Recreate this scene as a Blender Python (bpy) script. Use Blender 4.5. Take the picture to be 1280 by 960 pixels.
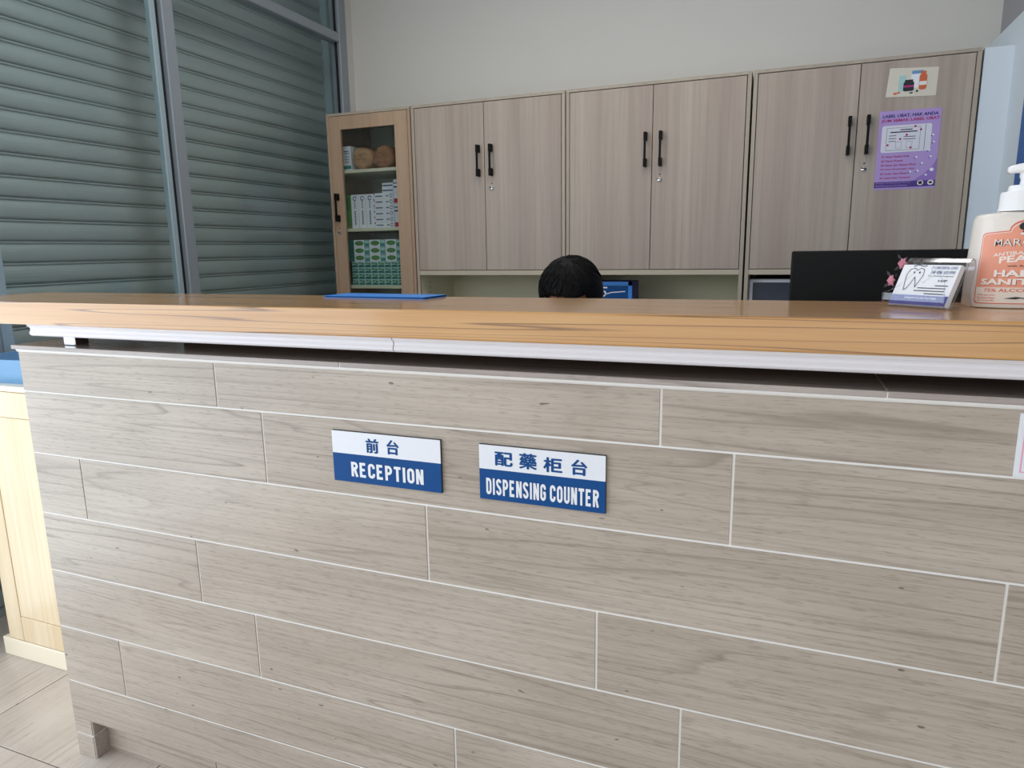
import bpy, bmesh, math, random
from mathutils import Vector, Matrix
random.seed(7)
PI = math.pi
for o in list(bpy.data.objects): bpy.data.objects.remove(o)
sc = bpy.context.scene
COL = sc.collection

# ------------------------------------------------------------------ camera
F_PX, YAW, PITCH, ROLL = 859.245, -0.376125, -0.1920665, -0.01538
CAM = Vector((1.6557, -1.0584, 1.2818))
def cam_axes():
    cy, sy, cp, sp = math.cos(YAW), math.sin(YAW), math.cos(PITCH), math.sin(PITCH)
    f = Vector((sy*cp, cy*cp, sp)); r0 = Vector((cy, -sy, 0)); u0 = r0.cross(f)
    cr, sr = math.cos(ROLL), math.sin(ROLL)
    return cr*r0 + sr*u0, -sr*r0 + cr*u0, f
_r, _u, _f = cam_axes()
cd = bpy.data.cameras.new('camera'); cam = bpy.data.objects.new('camera', cd); COL.objects.link(cam)
cd.sensor_fit = 'HORIZONTAL'; cd.sensor_width = 36; cd.lens = F_PX/1280*36; cd.clip_start = .02
m = Matrix.Identity(4)
for i in range(3): m[i][0], m[i][1], m[i][2], m[i][3] = _r[i], _u[i], -_f[i], CAM[i]
cam.matrix_world = m; sc.camera = cam

# ------------------------------------------------------------------ light
sc.view_settings.view_transform = 'Standard'; sc.view_settings.look = 'None'
sc.view_settings.gamma = 1; sc.view_settings.use_curve_mapping = False
sc.view_settings.exposure = 0.0
w = bpy.data.worlds.new('world'); sc.world = w; w.use_nodes = True
w.node_tree.nodes['Background'].inputs[0].default_value = (.80, .90, 1, 1)
w.node_tree.nodes['Background'].inputs[1].default_value = 1.0
def area(name, loc, rot, sx, sy, power, col):
    l = bpy.data.lights.new(name, 'AREA'); l.shape = 'RECTANGLE'; l.size = sx; l.size_y = sy
    l.energy = power; l.color = col
    o = bpy.data.objects.new(name, l); COL.objects.link(o); o.location = loc; o.rotation_euler = rot
    return o
# daylight through the open entrance bay on the left, and the shop window behind the camera
area('entrance_daylight', (-.78, -1.35, 1.3), (0, -PI/2, 0), 2.5, 2.9, 54, (.79, .90, 1))
area('shop_window_daylight', (1.1, -3.55, 1.5), (PI/2, 0, 0), 3.4, 2.2, 17, (1, .90, .78))

# ------------------------------------------------------------------ materials
def lin(c):
    if isinstance(c, str): c = [int(c[i:i+2], 16) for i in (0, 2, 4)]
    v = [x/255 for x in c]
    return tuple(x/12.92 if x <= .04045 else ((x+.055)/1.055)**2.4 for x in v) + (1,)
class NT:
    def __init__(s, name):
        s.m = bpy.data.materials.new(name); s.m.use_nodes = True; s.t = s.m.node_tree
        s.b = s.t.nodes['Principled BSDF']
    def n(s, typ, **kw):
        nd = s.t.nodes.new(typ)
        for k, v in kw.items(): setattr(nd, k, v)
        return nd
    def l(s, a, b): s.t.links.new(a, b)
    def math(s, op, a, b=None):
        nd = s.n('ShaderNodeMath', operation=op)
        for i, v in enumerate((a, b)):
            if v is None: continue
            if isinstance(v, (int, float)): nd.inputs[i].default_value = v
            else: s.l(v, nd.inputs[i])
        return nd.outputs[0]
    def mix(s, f, a, b, blend='MIX'):
        nd = s.n('ShaderNodeMix', data_type='RGBA', blend_type=blend)
        for i, v in ((0, f), (6, a), (7, b)):
            if isinstance(v, (int, float)): nd.inputs[i].default_value = v
            elif isinstance(v, tuple): nd.inputs[i].default_value = v
            else: s.l(v, nd.inputs[i])
        return nd.outputs[2]
    def ramp(s, f, stops):
        nd = s.n('ShaderNodeValToRGB'); cr = nd.color_ramp
        while len(cr.elements) < len(stops): cr.elements.new(.5)
        for e, (p, c) in zip(cr.elements, stops):
            e.position = p; e.color = c if isinstance(c, tuple) else (c, c, c, 1)
        s.l(f, nd.inputs[0]); return nd.outputs[0]
    def coord(s, scale, rnd=True):
        tc = s.n('ShaderNodeTexCoord'); out = tc.outputs['Object']
        if rnd:
            oi = s.n('ShaderNodeObjectInfo')
            r = s.math('MULTIPLY', oi.outputs['Random'], 53.0)
            va = s.n('ShaderNodeVectorMath', operation='ADD'); s.l(out, va.inputs[0]); s.l(r, va.inputs[1]); out = va.outputs[0]
        mp = s.n('ShaderNodeMapping'); mp.inputs['Scale'].default_value = scale; s.l(out, mp.inputs[0])
        return mp.outputs[0]
    def noise(s, vec, scale=1, detail=4, rough=.55, dist=0):
        nd = s.n('ShaderNodeTexNoise'); nd.inputs['Scale'].default_value = scale; nd.inputs['Detail'].default_value = detail
        nd.inputs['Roughness'].default_value = rough; nd.inputs['Distortion'].default_value = dist
        s.l(vec, nd.inputs['Vector']); return nd.outputs[0]
    def bump(s, h, strength, dist=.002):
        nd = s.n('ShaderNodeBump'); nd.inputs['Strength'].default_value = strength; nd.inputs['Distance'].default_value = dist
        s.l(h, nd.inputs['Height']); s.l(nd.outputs[0], s.b.inputs['Normal'])
def plain(name, c, rough=.5, metal=0, spec=.5, emit=None, var=.0, bump=0, coat=0):
    k = NT(name); k.b.inputs['Base Color'].default_value = lin(c)
    k.b.inputs['Roughness'].default_value = rough; k.b.inputs['Metallic'].default_value = metal
    k.b.inputs['Specular IOR Level'].default_value = spec; k.b.inputs['Coat Weight'].default_value = coat
    if var or bump:
        nz = k.noise(k.coord((6, 6, 6), False), 1, 5)
        if var: k.l(k.mix(nz, tuple(x*(1-var) for x in lin(c)[:3])+(1,), tuple(min(1, x*(1+var)) for x in lin(c)[:3])+(1,)), k.b.inputs['Base Color'])
        if bump: k.bump(k.noise(k.coord((220, 220, 220), False), 1, 3), bump, .001)
    return k.m
def wood_tile(name, light, mid, dark, ax, rough=.38, cross=9.0, along=.55):
    """wood-look porcelain: soft growth bands, thin dark lines and fine pores running along axis ax"""
    k = NT(name)
    def sc_(a, c): return tuple(a if i == ax else c for i in range(3))
    v1 = k.coord(sc_(along*.5, cross*.8)); band = k.noise(v1, 1.3, 2, .45, .5)
    v2 = k.coord(sc_(along*1.5, cross*9)); fine = k.noise(v2, 1.9, 5, .62, .15)
    v3 = k.coord(sc_(34, 420)); pore = k.noise(v3, 1, 2, .5)
    v4 = k.coord(sc_(.9, 2.2)); patch = k.noise(v4, 1.5, 2, .5)
    ring = k.math('FRACT', k.math('MULTIPLY', band, 15.0))
    line = k.ramp(ring, [(0, .1), (.04, .0), (.80, .0), (.96, 1.0), (1, .1)])
    base = k.ramp(patch, [(.33, lin(light)), (.52, lin(mid)), (.70, lin(light))])
    c1 = k.mix(k.math('MULTIPLY', k.ramp(fine, [(.42, 0.0), (.72, 1.0)]), .34), base, lin(dark))
    c2 = k.mix(k.math('MULTIPLY', k.math('MULTIPLY', line, k.ramp(patch, [(.35, .35), (.6, 1.0)])), .55), c1, lin(dark))
    c2 = k.mix(k.math('MULTIPLY', k.ramp(pore, [(.57, 0.0), (.66, 1.0)]), .32), c2, lin(dark))
    knot = k.noise(k.coord(sc_(30, 75)), 1, 1, .5)
    c3 = k.mix(k.math('MULTIPLY', k.ramp(knot, [(.785, 0.0), (.80, 1.0)]), .7), c2, lin('4a3c32'))
    k.l(c3, k.b.inputs['Base Color']); k.b.inputs['Roughness'].default_value = rough
    k.bump(pore, .08, .0006)
    return k.m
def laminate(name, a, b, c, ax=2, rough=.45):
    """pale laminate with straight streaks along axis ax"""
    k = NT(name)
    def sc_(p, q): return tuple(p if i == ax else q for i in range(3))
    s1 = k.noise(k.coord(sc_(.25, 5)), 1.4, 2, .5); s2 = k.noise(k.coord(sc_(.8, 45)), 1.2, 4, .6); s3 = k.noise(k.coord(sc_(9, 230)), 1, 2, .5)
    c1 = k.mix(k.ramp(s1, [(.38, 0.0), (.62, 1.0)]), lin(a), lin(b))
    c2 = k.mix(k.math('MULTIPLY', k.ramp(s2, [(.4, 0.0), (.7, 1.0)]), .34), c1, lin(c))
    c3 = k.mix(k.math('MULTIPLY', k.ramp(s3, [(.5, 0.0), (.7, 1.0)]), .14), c2, lin(c))
    k.l(c3, k.b.inputs['Base Color']); k.b.inputs['Roughness'].default_value = rough
    return k.m
def timber(name, a, b, line_c, ax=0, rough=.28, rings=11):
    """varnished solid timber with thin dark growth lines along ax"""
    k = NT(name)
    def sc_(p, q): return tuple(p if i == ax else q for i in range(3))
    g = k.noise(k.coord(sc_(.32, 21), False), 1, 2, .45, .3)
    fine = k.noise(k.coord(sc_(2.2, 90), False), 1, 4, .6)
    ring = k.math('FRACT', k.math('MULTIPLY', g, float(rings)))
    line = k.ramp(ring, [(0, .0), (.84, .02), (.95, 1.0), (.985, .15), (1, .0)])
    shade = k.ramp(ring, [(0, .0), (.9, .55), (1, .0)])
    c1 = k.mix(k.ramp(fine, [(.3, 0.0), (.75, 1.0)]), lin(a), lin(b))
    c2 = k.mix(k.math('MULTIPLY', shade, .35), c1, lin(b))
    c3 = k.mix(k.math('MULTIPLY', line, .8), c2, lin(line_c))
    k.l(c3, k.b.inputs['Base Color']); k.b.inputs['Roughness'].default_value = rough
    k.b.inputs['Coat Weight'].default_value = .9; k.b.inputs['Coat Roughness'].default_value = .12
    return k.m
def pane_mat(name, tint=(.93, .97, .96), ior=1.5):
    k = NT(name); k.t.nodes.remove(k.b)
    out = k.t.nodes['Material Output']
    tr = k.n('ShaderNodeBsdfTransparent'); tr.inputs[0].default_value = tint + (1,)
    gl = k.n('ShaderNodeBsdfGlossy'); gl.inputs['Roughness'].default_value = .02
    lw = k.n('ShaderNodeLayerWeight'); lw.inputs[0].default_value = .5
    fr = k.math('ADD', k.math('MULTIPLY', k.math('POWER', lw.outputs['Facing'], 5.0), .9), .035)
    mx = k.n('ShaderNodeMixShader'); k.l(fr, mx.inputs[0]); k.l(tr.outputs[0], mx.inputs[1]); k.l(gl.outputs[0], mx.inputs[2])
    k.l(mx.outputs[0], out.inputs[0]); return k.m
M = {}
M['tile'] = wood_tile('wood_look_tile', 'c3b7aa', 'b4a79a', '77695b', 0)
M['ledge'] = wood_tile('ledge_tile', 'b5aaa3', 'a69a94', '7d726c', 0, rough=.16)
M['kick'] = M['tile']
M['floor_tile'] = wood_tile('floor_wood_tile', 'cbc1b8', 'beb2a8', '9d8e82', 1, rough=.22, cross=13)
M['floor_grout'] = plain('floor_grout', '7a6c60', .8)
M['grout'] = plain('white_grout', 'f4f1ee', .7)
M['slab'] = timber('varnished_timber', 'd09f62', 'be884a', '643a18', 0, rough=.4, rings=11)
M['white_trim'] = plain('white_moulding_paint', 'e6e2e6', .35)
M['chrome'] = plain('chrome', 'd5d5d8', .12, 1)
M['plywood'] = plain('plywood', 'b08a5c', .7)
M['sign_white'] = plain('sign_white', 'e9ebf2', .35)
M['sign_blue'] = plain('sign_blue', '104a88', .5, spec=.2)
M['sign_edge'] = plain('sign_edge', '2b3038', .5)
M['wall'] = plain('wall_paint', 'd6d4cf', .85, var=.015)
M['wall_blue'] = plain('pale_blue_paint', 'dbe5ee', .8)
M['wall_grey'] = plain('upper_wall_grey', 'a3a3a8', .8)  # darker grey for the upper strip of the side wall
M['deep_blue'] = plain('deep_blue_paint', '1f5fa6', .5)
M['ceiling'] = plain('ceiling_paint', 'e8e6e2', .9)
M['frame'] = plain('grey_aluminium', '9aa3ac', .4, .35)
M['frame_light'] = plain('pale_aluminium', 'a9bdc6', .35, .25)
M['gasket'] = plain('black_gasket', '0c0d10', .6)
M['shutter'] = plain('shutter_steel', 'b0bbba', .45, .3)
M['outer'] = plain('outer_pier', 'a9b4b2', .8)
M['pane'] = pane_mat('window_glass', (.94, .97, .97))
M['cab_pane'] = pane_mat('cabinet_glass', (.90, .92, .91))
M['door'] = laminate('greige_laminate', 'baad9f', 'ab9b90', '8d7d70')
M['door_brown'] = laminate('brown_laminate', 'bda288', 'b0947c', '94785f')
M['carcass'] = laminate('beige_edge', 'b6ab9b', 'aea292', '9a8d7d')
M['cream'] = plain('cream_panel', 'd4d2bb', .6)
M['shelf_edge'] = plain('shelf_edge', 'c3b8a4', .55)
M['inner_grey'] = plain('cabinet_inner', 'a9aca0', .7)
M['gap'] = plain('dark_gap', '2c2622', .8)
M['black'] = plain('black_handle', '08080a', .6, spec=.2)
M['black_plastic'] = plain('black_plastic', '0b0c0e', .55, spec=.25)
M['screen_dark'] = plain('dark_screen', '3f4754', .25)
M['white_plastic'] = plain('white_plastic', 'e4e6ea', .35)
M['maple'] = laminate('pale_maple', 'ecd9b9', 'e5cda8', 'c9a97b', 2, .3)
M['maple_edge'] = plain('maple_edge', 'f3e6ce', .3)
M['tub_blue'] = plain('blue_plastic', '6a9ac4', .35)
M['folder_blue'] = plain('folder_blue', '2f86dd', .4)
M['paper'] = plain('paper', 'eceae4', .6)
M['cream_card'] = plain('cream_card', 'dcd6c6', .5)
M['card'] = plain('card_white', 'eef0f6', .5)
M['card_blue'] = plain('card_blue', '3b4a9c', .5)
M['ink'] = plain('ink_black', '23252c', .6)
M['ink_blue'] = plain('ink_blue', '38457e', .6)
M['pink'] = plain('pink_petal', 'f0a3b8', .6)
M['leaf'] = plain('dark_leaf', '4a4750', .6)
M['p_bg'] = plain('poster_lilac', 'b49ad6', .45)
M['p_band'] = plain('poster_violet', '9879c6', .45)
M['p_dark'] = plain('poster_purple', '4c2f86', .45)
M['p_navy'] = plain('poster_navy', '2a2a78', .5)
M['p_mag'] = plain('poster_magenta', 'b02a74', .5)
M['p_form'] = plain('poster_form', 'dfe0ea', .5)
M['peach'] = plain('peach_label', 'f0a085', .4)
M['bottle'] = plain('bottle_plastic', 'ece4dc', .25, spec=.5)
M['pump'] = plain('pump_white', 'f4f4f6', .3)
M['label_cream'] = plain('label_cream', 'f1e4da', .4)
M['label_line'] = plain('label_line', 'e2745f', .4)
M['label_text'] = plain('label_text', 'fbeee8', .4)
M['label_shade'] = plain('label_shadow', 'b0574a', .5)
M['kraft'] = plain('kraft_paper', 'b08a68', .85, var=.25)
M['kraft2'] = plain('kraft_paper_dark', '96694a', .85, var=.25)
M['green'] = plain('box_green', '4e8a3a', .5)
M['green_logo'] = plain('logo_green', '3f7d35', .5)
M['teal'] = plain('box_teal', '3d8f8c', .5)
M['teal_pale'] = plain('box_pale_teal', 'a9d3cf', .5)
M['teal_dark'] = plain('box_dark_teal', '2b6b66', .5)
M['box_white'] = plain('box_white', 'dfe4ee', .5)
M['red'] = plain('print_red', 'b3243f', .5)
M['orange'] = plain('print_orange', 'd2683c', .5)
M['skin'] = plain('skin', '8a5a44', .55, spec=.3)
M['hair'] = plain('black_hair', '080708', .6, spec=.2, bump=.3)
M['shirt'] = plain('white_shirt', 'c9ced6', .8)
M['trousers'] = plain('dark_trousers', '24262e', .85)
M['eye'] = plain('eye_white', 'e8e4e0', .2)
M['lip'] = plain('lips', '8a4a44', .5)
M['foam'] = plain('seat_fabric', '2a2f3a', .9)
def acrylic():
    k = NT('clear_acrylic'); k.t.nodes.remove(k.b); out = k.t.nodes['Material Output']
    tr = k.n('ShaderNodeBsdfTransparent'); tr.inputs[0].default_value = (.93, .93, .95, 1)
    gl = k.n('ShaderNodeBsdfGlossy'); gl.inputs['Roughness'].default_value = .06
    lw = k.n('ShaderNodeLayerWeight'); lw.inputs[0].default_value = .5
    fr = k.math('ADD', k.math('MULTIPLY', k.math('POWER', lw.outputs['Facing'], 3.0), .7), .06)
    mx = k.n('ShaderNodeMixShader'); k.l(fr, mx.inputs[0]); k.l(tr.outputs[0], mx.inputs[1]); k.l(gl.outputs[0], mx.inputs[2])
    k.l(mx.outputs[0], out.inputs[0]); return k.m
M['acrylic'] = acrylic()

# ------------------------------------------------------------------ builders
WL = {}
def wl(o):
    v = Vector((0, 0, 0))
    while o is not None: v += WL.get(o.name, Vector((0, 0, 0))); o = o.parent
    return v
def link(name, me, parent=None, loc=(0, 0, 0)):
    """loc is a world position; parents are unrotated while building"""
    o = bpy.data.objects.new(name, me); COL.objects.link(o)
    loc = Vector(loc)
    if parent is not None:
        o.parent = parent; loc = loc - wl(parent)
    o.location = loc; WL[o.name] = loc.copy()
    return o
def tag(o, label=None, cat=None, group=None, kind=None):
    if label: o['label'] = label
    if cat: o['category'] = cat
    if group: o['group'] = group
    if kind: o['kind'] = kind
    return o
def thing(name, loc, label, cat, group=None):
    return tag(link(name, None, None, loc), label, cat, group)
def setmat(me, mat):
    me.materials.append(M[mat] if isinstance(mat, str) else mat)
CACHE = {}
def boxmesh(dx, dy, dz, mat, bev=0, seg=1):
    key = (round(dx, 5), round(dy, 5), round(dz, 5), mat, bev, seg)
    if key in CACHE: return CACHE[key]
    bm = bmesh.new(); bmesh.ops.create_cube(bm, size=1)
    bmesh.ops.scale(bm, vec=(dx, dy, dz), verts=bm.verts)
    if bev: bmesh.ops.bevel(bm, geom=bm.edges[:], offset=bev, segments=seg, affect='EDGES', profile=.5)
    me = bpy.data.meshes.new('box'); bm.to_mesh(me); bm.free(); setmat(me, mat); CACHE[key] = me
    return me
def box(name, x0, x1, y0, y1, z0, z1, mat, parent=None, bev=0, seg=1):
    return link(name, boxmesh(x1-x0, y1-y0, z1-z0, mat, bev, seg), parent, ((x0+x1)/2, (y0+y1)/2, (z0+z1)/2))
def mesh(name, verts, faces, mat, parent=None, smooth=False, origin=None):
    if origin is None:
        origin = Vector([sum(v[i] for v in verts)/len(verts) for i in range(3)])
    origin = Vector(origin)
    me = bpy.data.meshes.new(name); me.from_pydata([tuple(Vector(v)-origin) for v in verts], [], faces); setmat(me, mat)
    if smooth:
        for p in me.polygons: p.use_smooth = True
    me.update()
    return link(name, me, parent, origin)
def extrude_x(name, prof, x0, x1, mat, parent=None, smooth=False):
    """closed (y,z) outline extruded along x"""
    n = len(prof); vs = [(x0, y, z) for y, z in prof] + [(x1, y, z) for y, z in prof]
    fs = [(i, (i+1) % n, n+(i+1) % n, n+i) for i in range(n)] + [tuple(range(n-1, -1, -1)), tuple(range(n, 2*n))]
    o = mesh(name, vs, fs, mat, parent)
    fixn(o.data)
    return o
def fixn(me):
    bm = bmesh.new(); bm.from_mesh(me); bmesh.ops.recalc_face_normals(bm, faces=bm.faces[:]); bm.to_mesh(me); bm.free()
def lathe(name, prof, center, mat, parent=None, seg=24, sx=1, sy=1, smooth=True, power=2):
    """(r,z) profile turned about a vertical axis; power>2 gives a squarer oval"""
    vs, fs = [], []; cx, cy, cz = center
    def unit(a):
        c, s = math.cos(a), math.sin(a); e = 2/power
        return math.copysign(abs(c)**e, c), math.copysign(abs(s)**e, s)
    for r, z in prof:
        for k in range(seg):
            ux, uy = unit(2*PI*k/seg); vs.append((cx+r*sx*ux, cy+r*sy*uy, cz+z))
    for i in range(len(prof)-1):
        for k in range(seg):
            a = i*seg+k; b = i*seg+(k+1) % seg; fs.append((a, b, b+seg, a+seg))
    fs.append(tuple(range(seg-1, -1, -1))); n = len(prof)-1; fs.append(tuple(n*seg+k for k in range(seg)))
    o = mesh(name, vs, fs, mat, parent, False, center)
    if smooth:
        for p in o.data.polygons: p.use_smooth = len(p.vertices) == 4
        if hasattr(o.data, 'set_sharp_from_angle'): o.data.set_sharp_from_angle(angle=.7)
    return o
def tubemesh(pts, rad, seg=8, closed=False):
    vs, fs = [], []; n = len(pts); pts = [Vector(p) for p in pts]
    up = Vector((0, 0, 1))
    for i, p in enumerate(pts):
        a = pts[(i-1) % n] if (closed or i) else p; b = pts[(i+1) % n] if (closed or i < n-1) else p
        t = (b-a).normalized(); ref = up if abs(t.z) < .9 else Vector((1, 0, 0))
        u = t.cross(ref).normalized(); v = u.cross(t)
        r = rad[i] if isinstance(rad, (list, tuple)) else rad
        for k in range(seg):
            an = 2*PI*k/seg; vs.append(p+u*math.cos(an)*r+v*math.sin(an)*r)
    for i in range(n if closed else n-1):
        for k in range(seg):
            a = i*seg+k; b = i*seg+(k+1) % seg; c = ((i+1) % n)*seg+(k+1) % seg; d = ((i+1) % n)*seg+k
            fs.append((a, b, c, d))
    if not closed: fs += [tuple(range(seg-1, -1, -1)), tuple((n-1)*seg+k for k in range(seg))]
    return vs, fs
def tube(name, pts, rad, mat, parent=None, seg=8, closed=False):
    vs, fs = tubemesh(pts, rad, seg, closed)
    o = mesh(name, vs, fs, mat, parent, True); fixn(o.data); return o
def flat(name, polys, y, mat, parent=None, th=0.0):
    """print: polygons [(x,z)...] on a plane facing -y"""
    vs, fs = [], []
    for p in polys:
        area2 = sum(p[i][0]*p[(i+1) % len(p)][1]-p[(i+1) % len(p)][0]*p[i][1] for i in range(len(p)))
        if area2 < 0: p = p[::-1]
        b = len(vs); vs += [(x, y-th*len(fs), z) for x, z in p]; fs.append(tuple(range(b, b+len(p))))
    return mesh(name, vs, fs, mat, parent)
def rect(x0, x1, z0, z1): return [(x0, z0), (x1, z0), (x1, z1), (x0, z1)]
def ell(cx, cz, rx, rz, n=20): return [(cx+rx*math.cos(2*PI*k/n), cz+rz*math.sin(2*PI*k/n)) for k in range(n)]
def rrect(x0, x1, z0, z1, r, n=5):
    out = []
    for cx, cz, a in ((x1-r, z1-r, 0), (x0+r, z1-r, 1), (x0+r, z0+r, 2), (x1-r, z0+r, 3)):
        out += [(cx+r*math.cos((a+k/n)*PI/2), cz+r*math.sin((a+k/n)*PI/2)) for k in range(n+1)]
    return out
def stroke(pts, w_):
    """a thin line as quads"""
    out = []
    for (x0, z0), (x1, z1) in zip(pts, pts[1:]):
        d = math.hypot(x1-x0, z1-z0) or 1; nx, nz = -(z1-z0)/d*w_/2, (x1-x0)/d*w_/2
        out.append([(x0+nx, z0+nz), (x0-nx, z0-nz), (x1-nx, z1-nz), (x1+nx, z1+nz)])
    return out
def text2d(body, bold=0.0, res=3):
    cu = bpy.data.curves.new('lettering', 'FONT'); cu.body = body; cu.offset = bold; cu.resolution_u = res
    cu.space_character = 1.0
    o = bpy.data.objects.new('lettering', cu); COL.objects.link(o)
    dg = bpy.context.evaluated_depsgraph_get(); me = bpy.data.meshes.new_from_object(o.evaluated_get(dg))
    vs = [(v.co.x, v.co.y) for v in me.vertices]; fs = [tuple(p.vertices) for p in me.polygons]
    bpy.data.objects.remove(o); bpy.data.curves.remove(cu); bpy.data.meshes.remove(me)
    return vs, fs
def lettering(name, body, x0, x1, z0, z1, y, mat, parent, bold=0.0, tilt=0.0, fat=0.0):
    vs, fs = text2d(body, bold)
    if not vs: return None
    ax0, ax1 = min(v[0] for v in vs), max(v[0] for v in vs); az0, az1 = min(v[1] for v in vs), max(v[1] for v in vs)
    out, fo_ = [], []
    for q, (ox, oz) in enumerate(((0, 0),) if not fat else ((0, 0), (fat, 0), (-fat, 0), (0, fat*.6), (0, -fat*.6))):
        b_ = len(out)
        for a, b in vs:
            x = x0+(a-ax0)/(ax1-ax0)*(x1-x0); z = z0+(b-az0)/(az1-az0)*(z1-z0)
            out.append((x+ox, y-q*.00002, z+oz+tilt*(x-x0)))
        fo_ += [tuple(b_+i for i in f) for f in fs]
    return mesh(name, out, fo_, mat, parent)

def arc(cx, cz, rx, rz, a0, a1, n=7): return [(cx+rx*math.cos(math.radians(a0+(a1-a0)*k/n)), cz+rz*math.sin(math.radians(a0+(a1-a0)*k/n))) for k in range(n+1)]
GLYPH = {   # condensed capitals: centre lines on a 1 x 2 cell (stroke .36 wide, inset .18)
 'R': [[(.18, 0), (.18, 1.82), (.5, 1.82)]+arc(.5, 1.46, .32, .36, 90, -90)+[(.18, 1.10)], [(.48, 1.08), (.84, 0)]],
 'E': [[(.88, .18), (.18, .18), (.18, 1.82), (.86, 1.82)], [(.18, 1.03), (.76, 1.03)]],
 'C': [[(.82, 1.34)]+arc(.5, 1.5, .32, .32, 0, 180)+arc(.5, .5, .32, .32, 180, 360)+[(.82, .66)]],
 'P': [[(.18, 0), (.18, 1.82), (.5, 1.82)]+arc(.5, 1.38, .32, .44, 90, -90)+[(.18, .94)]],
 'T': [[(.02, 1.82), (.98, 1.82)], [(.5, 1.82), (.5, 0)]],
 'I': [[(.2, 0), (.2, 2)]],
 'O': [arc(.5, 1.46, .32, .36, 0, 180)+arc(.5, .54, .32, .36, 180, 360)+[(.82, 1.46)]],
 'N': [[(.17, 0), (.17, 2)], [(.22, 1.92), (.78, .08)], [(.83, 0), (.83, 2)]],
 'D': [[(.18, .18), (.18, 1.82), (.44, 1.82)]+arc(.46, 1.46, .36, .36, 90, 0)+arc(.46, .54, .36, .36, 0, -90)+[(.18, .18)]],
 'S': [arc(.5, 1.50, .32, .32, 8, 180)+[(.20, 1.36), (.34, 1.14), (.66, .88), (.80, .66)]+arc(.5, .50, .32, .32, 0, -188)],
 'G': [[(.82, 1.40)]+arc(.5, 1.5, .32, .32, 0, 180)+arc(.5, .5, .32, .32, 180, 345)+[(.82, .94), (.52, .94)]],
 'U': [[(.18, 2), (.18, .5)]+arc(.5, .5, .32, .32, 180, 360)+[(.82, 2)]]}
def block_text(name, word, x0, x1, z0, z1, y, mat, parent):
    pen = 0; polys = []; w_ = .36
    def square(p):       # flat cap/join pieces so that the strokes close up
        return [(p[0]-w_/2, p[1]-w_/2), (p[0]+w_/2, p[1]-w_/2), (p[0]+w_/2, p[1]+w_/2), (p[0]-w_/2, p[1]+w_/2)]
    for chr_ in word:
        gw = .4 if chr_ == 'I' else 1.0
        for line in GLYPH[chr_]:
            ln = [(pen+a, b) for a, b in line]; polys += stroke(ln, w_)
            for i, p in enumerate(ln[1:-1], 1):
                ax_ = any(abs(ln[i-1][k]-p[k]) < .001 for k in (0, 1)) and any(abs(ln[i+1][k]-p[k]) < .001 for k in (0, 1))
                polys.append(square(p) if ax_ and chr_ in 'EDPR' and len(line) < 40 and p[1] in (.18, 1.82) and abs(p[0]-pen-.18) < .01 else ell(p[0], p[1], w_/2, w_/2, 10))
        pen += gw+.24
    tot = pen-.24
    return flat(name, [[(x0+a/tot*(x1-x0), z0+b/2*(z1-z0)) for a, b in p] for p in polys], y, mat, parent, 2e-6)

# ------------------------------------------------------------------ room shell
XG, YB, XR, H = -.72, 2.515, 2.39, 2.95
floor = tag(box('floor', -2.2, 3.7, -3.9, 2.9, -.06, -.004, 'floor_grout'), 'wood-look tiled floor with dark joints', kind='structure')
TS = .6
for i in range(-2, 7):
    for j in range(-6, 5):
        x0 = -.365+i*TS; y0 = -.055+j*TS
        if x0 < -1.6 or x0+TS > 3.7 or y0 < -3.9 or y0+TS > 2.9: continue
        box('tile', x0+.0015, x0+TS-.0015, y0+.0015, y0+TS-.0015, -.004, 0, 'floor_tile', floor, .0006)
tag(box('ceiling', -.9, 3.7, -3.7, 2.75, H, H+.1, 'ceiling'), 'white ceiling above the counter', kind='structure')
tag(box('wall_back', -.78, 2.47, YB, YB+.14, 0, H, 'wall'), 'warm off-white back wall above cabinets', kind='structure')
tag(box('trim_3', 2.297, XR, 2.118, YB, 0, 1.988, 'wall_blue'), 'pale blue filler strip beside the right cabinet', kind='structure')
wr = tag(box('wall_right', XR, XR+.08, .36, YB, 0, 2.085, 'wall_blue'), 'pale grey-blue side wall right of the cabinets', kind='structure')
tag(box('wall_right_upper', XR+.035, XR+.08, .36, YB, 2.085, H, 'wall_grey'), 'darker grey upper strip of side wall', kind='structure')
tag(box('trim_1', XR-.012, XR, .45, 1.885, .0, 2.06, 'deep_blue', None, .002), 'deep blue panel fixed to the pale side wall', kind='structure')
tag(box('wall_right_front', XR+.08, 3.6, .36, .44, 0, H, 'wall'), 'off-white wall at the counter end', kind='structure')
tag(box('wall_side', 3.5, 3.6, -3.6, .36, 0, H, 'wall'), 'off-white side wall of the waiting area', kind='structure')
tag(box('wall_front_sill', -.8, 3.5, -3.7, -3.6, 0, .4, 'wall'), 'low sill wall under the shop window', kind='structure')
tag(box('wall_front_head', -.8, 3.5, -3.7, -3.6, 2.6, H, 'wall'), 'wall strip above the shop window', kind='structure')
tag(box('wall_left_head', -.82, -.74, -3.6, .36, 2.6, H, 'wall'), 'wall strip above the entrance bay', kind='structure')

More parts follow.
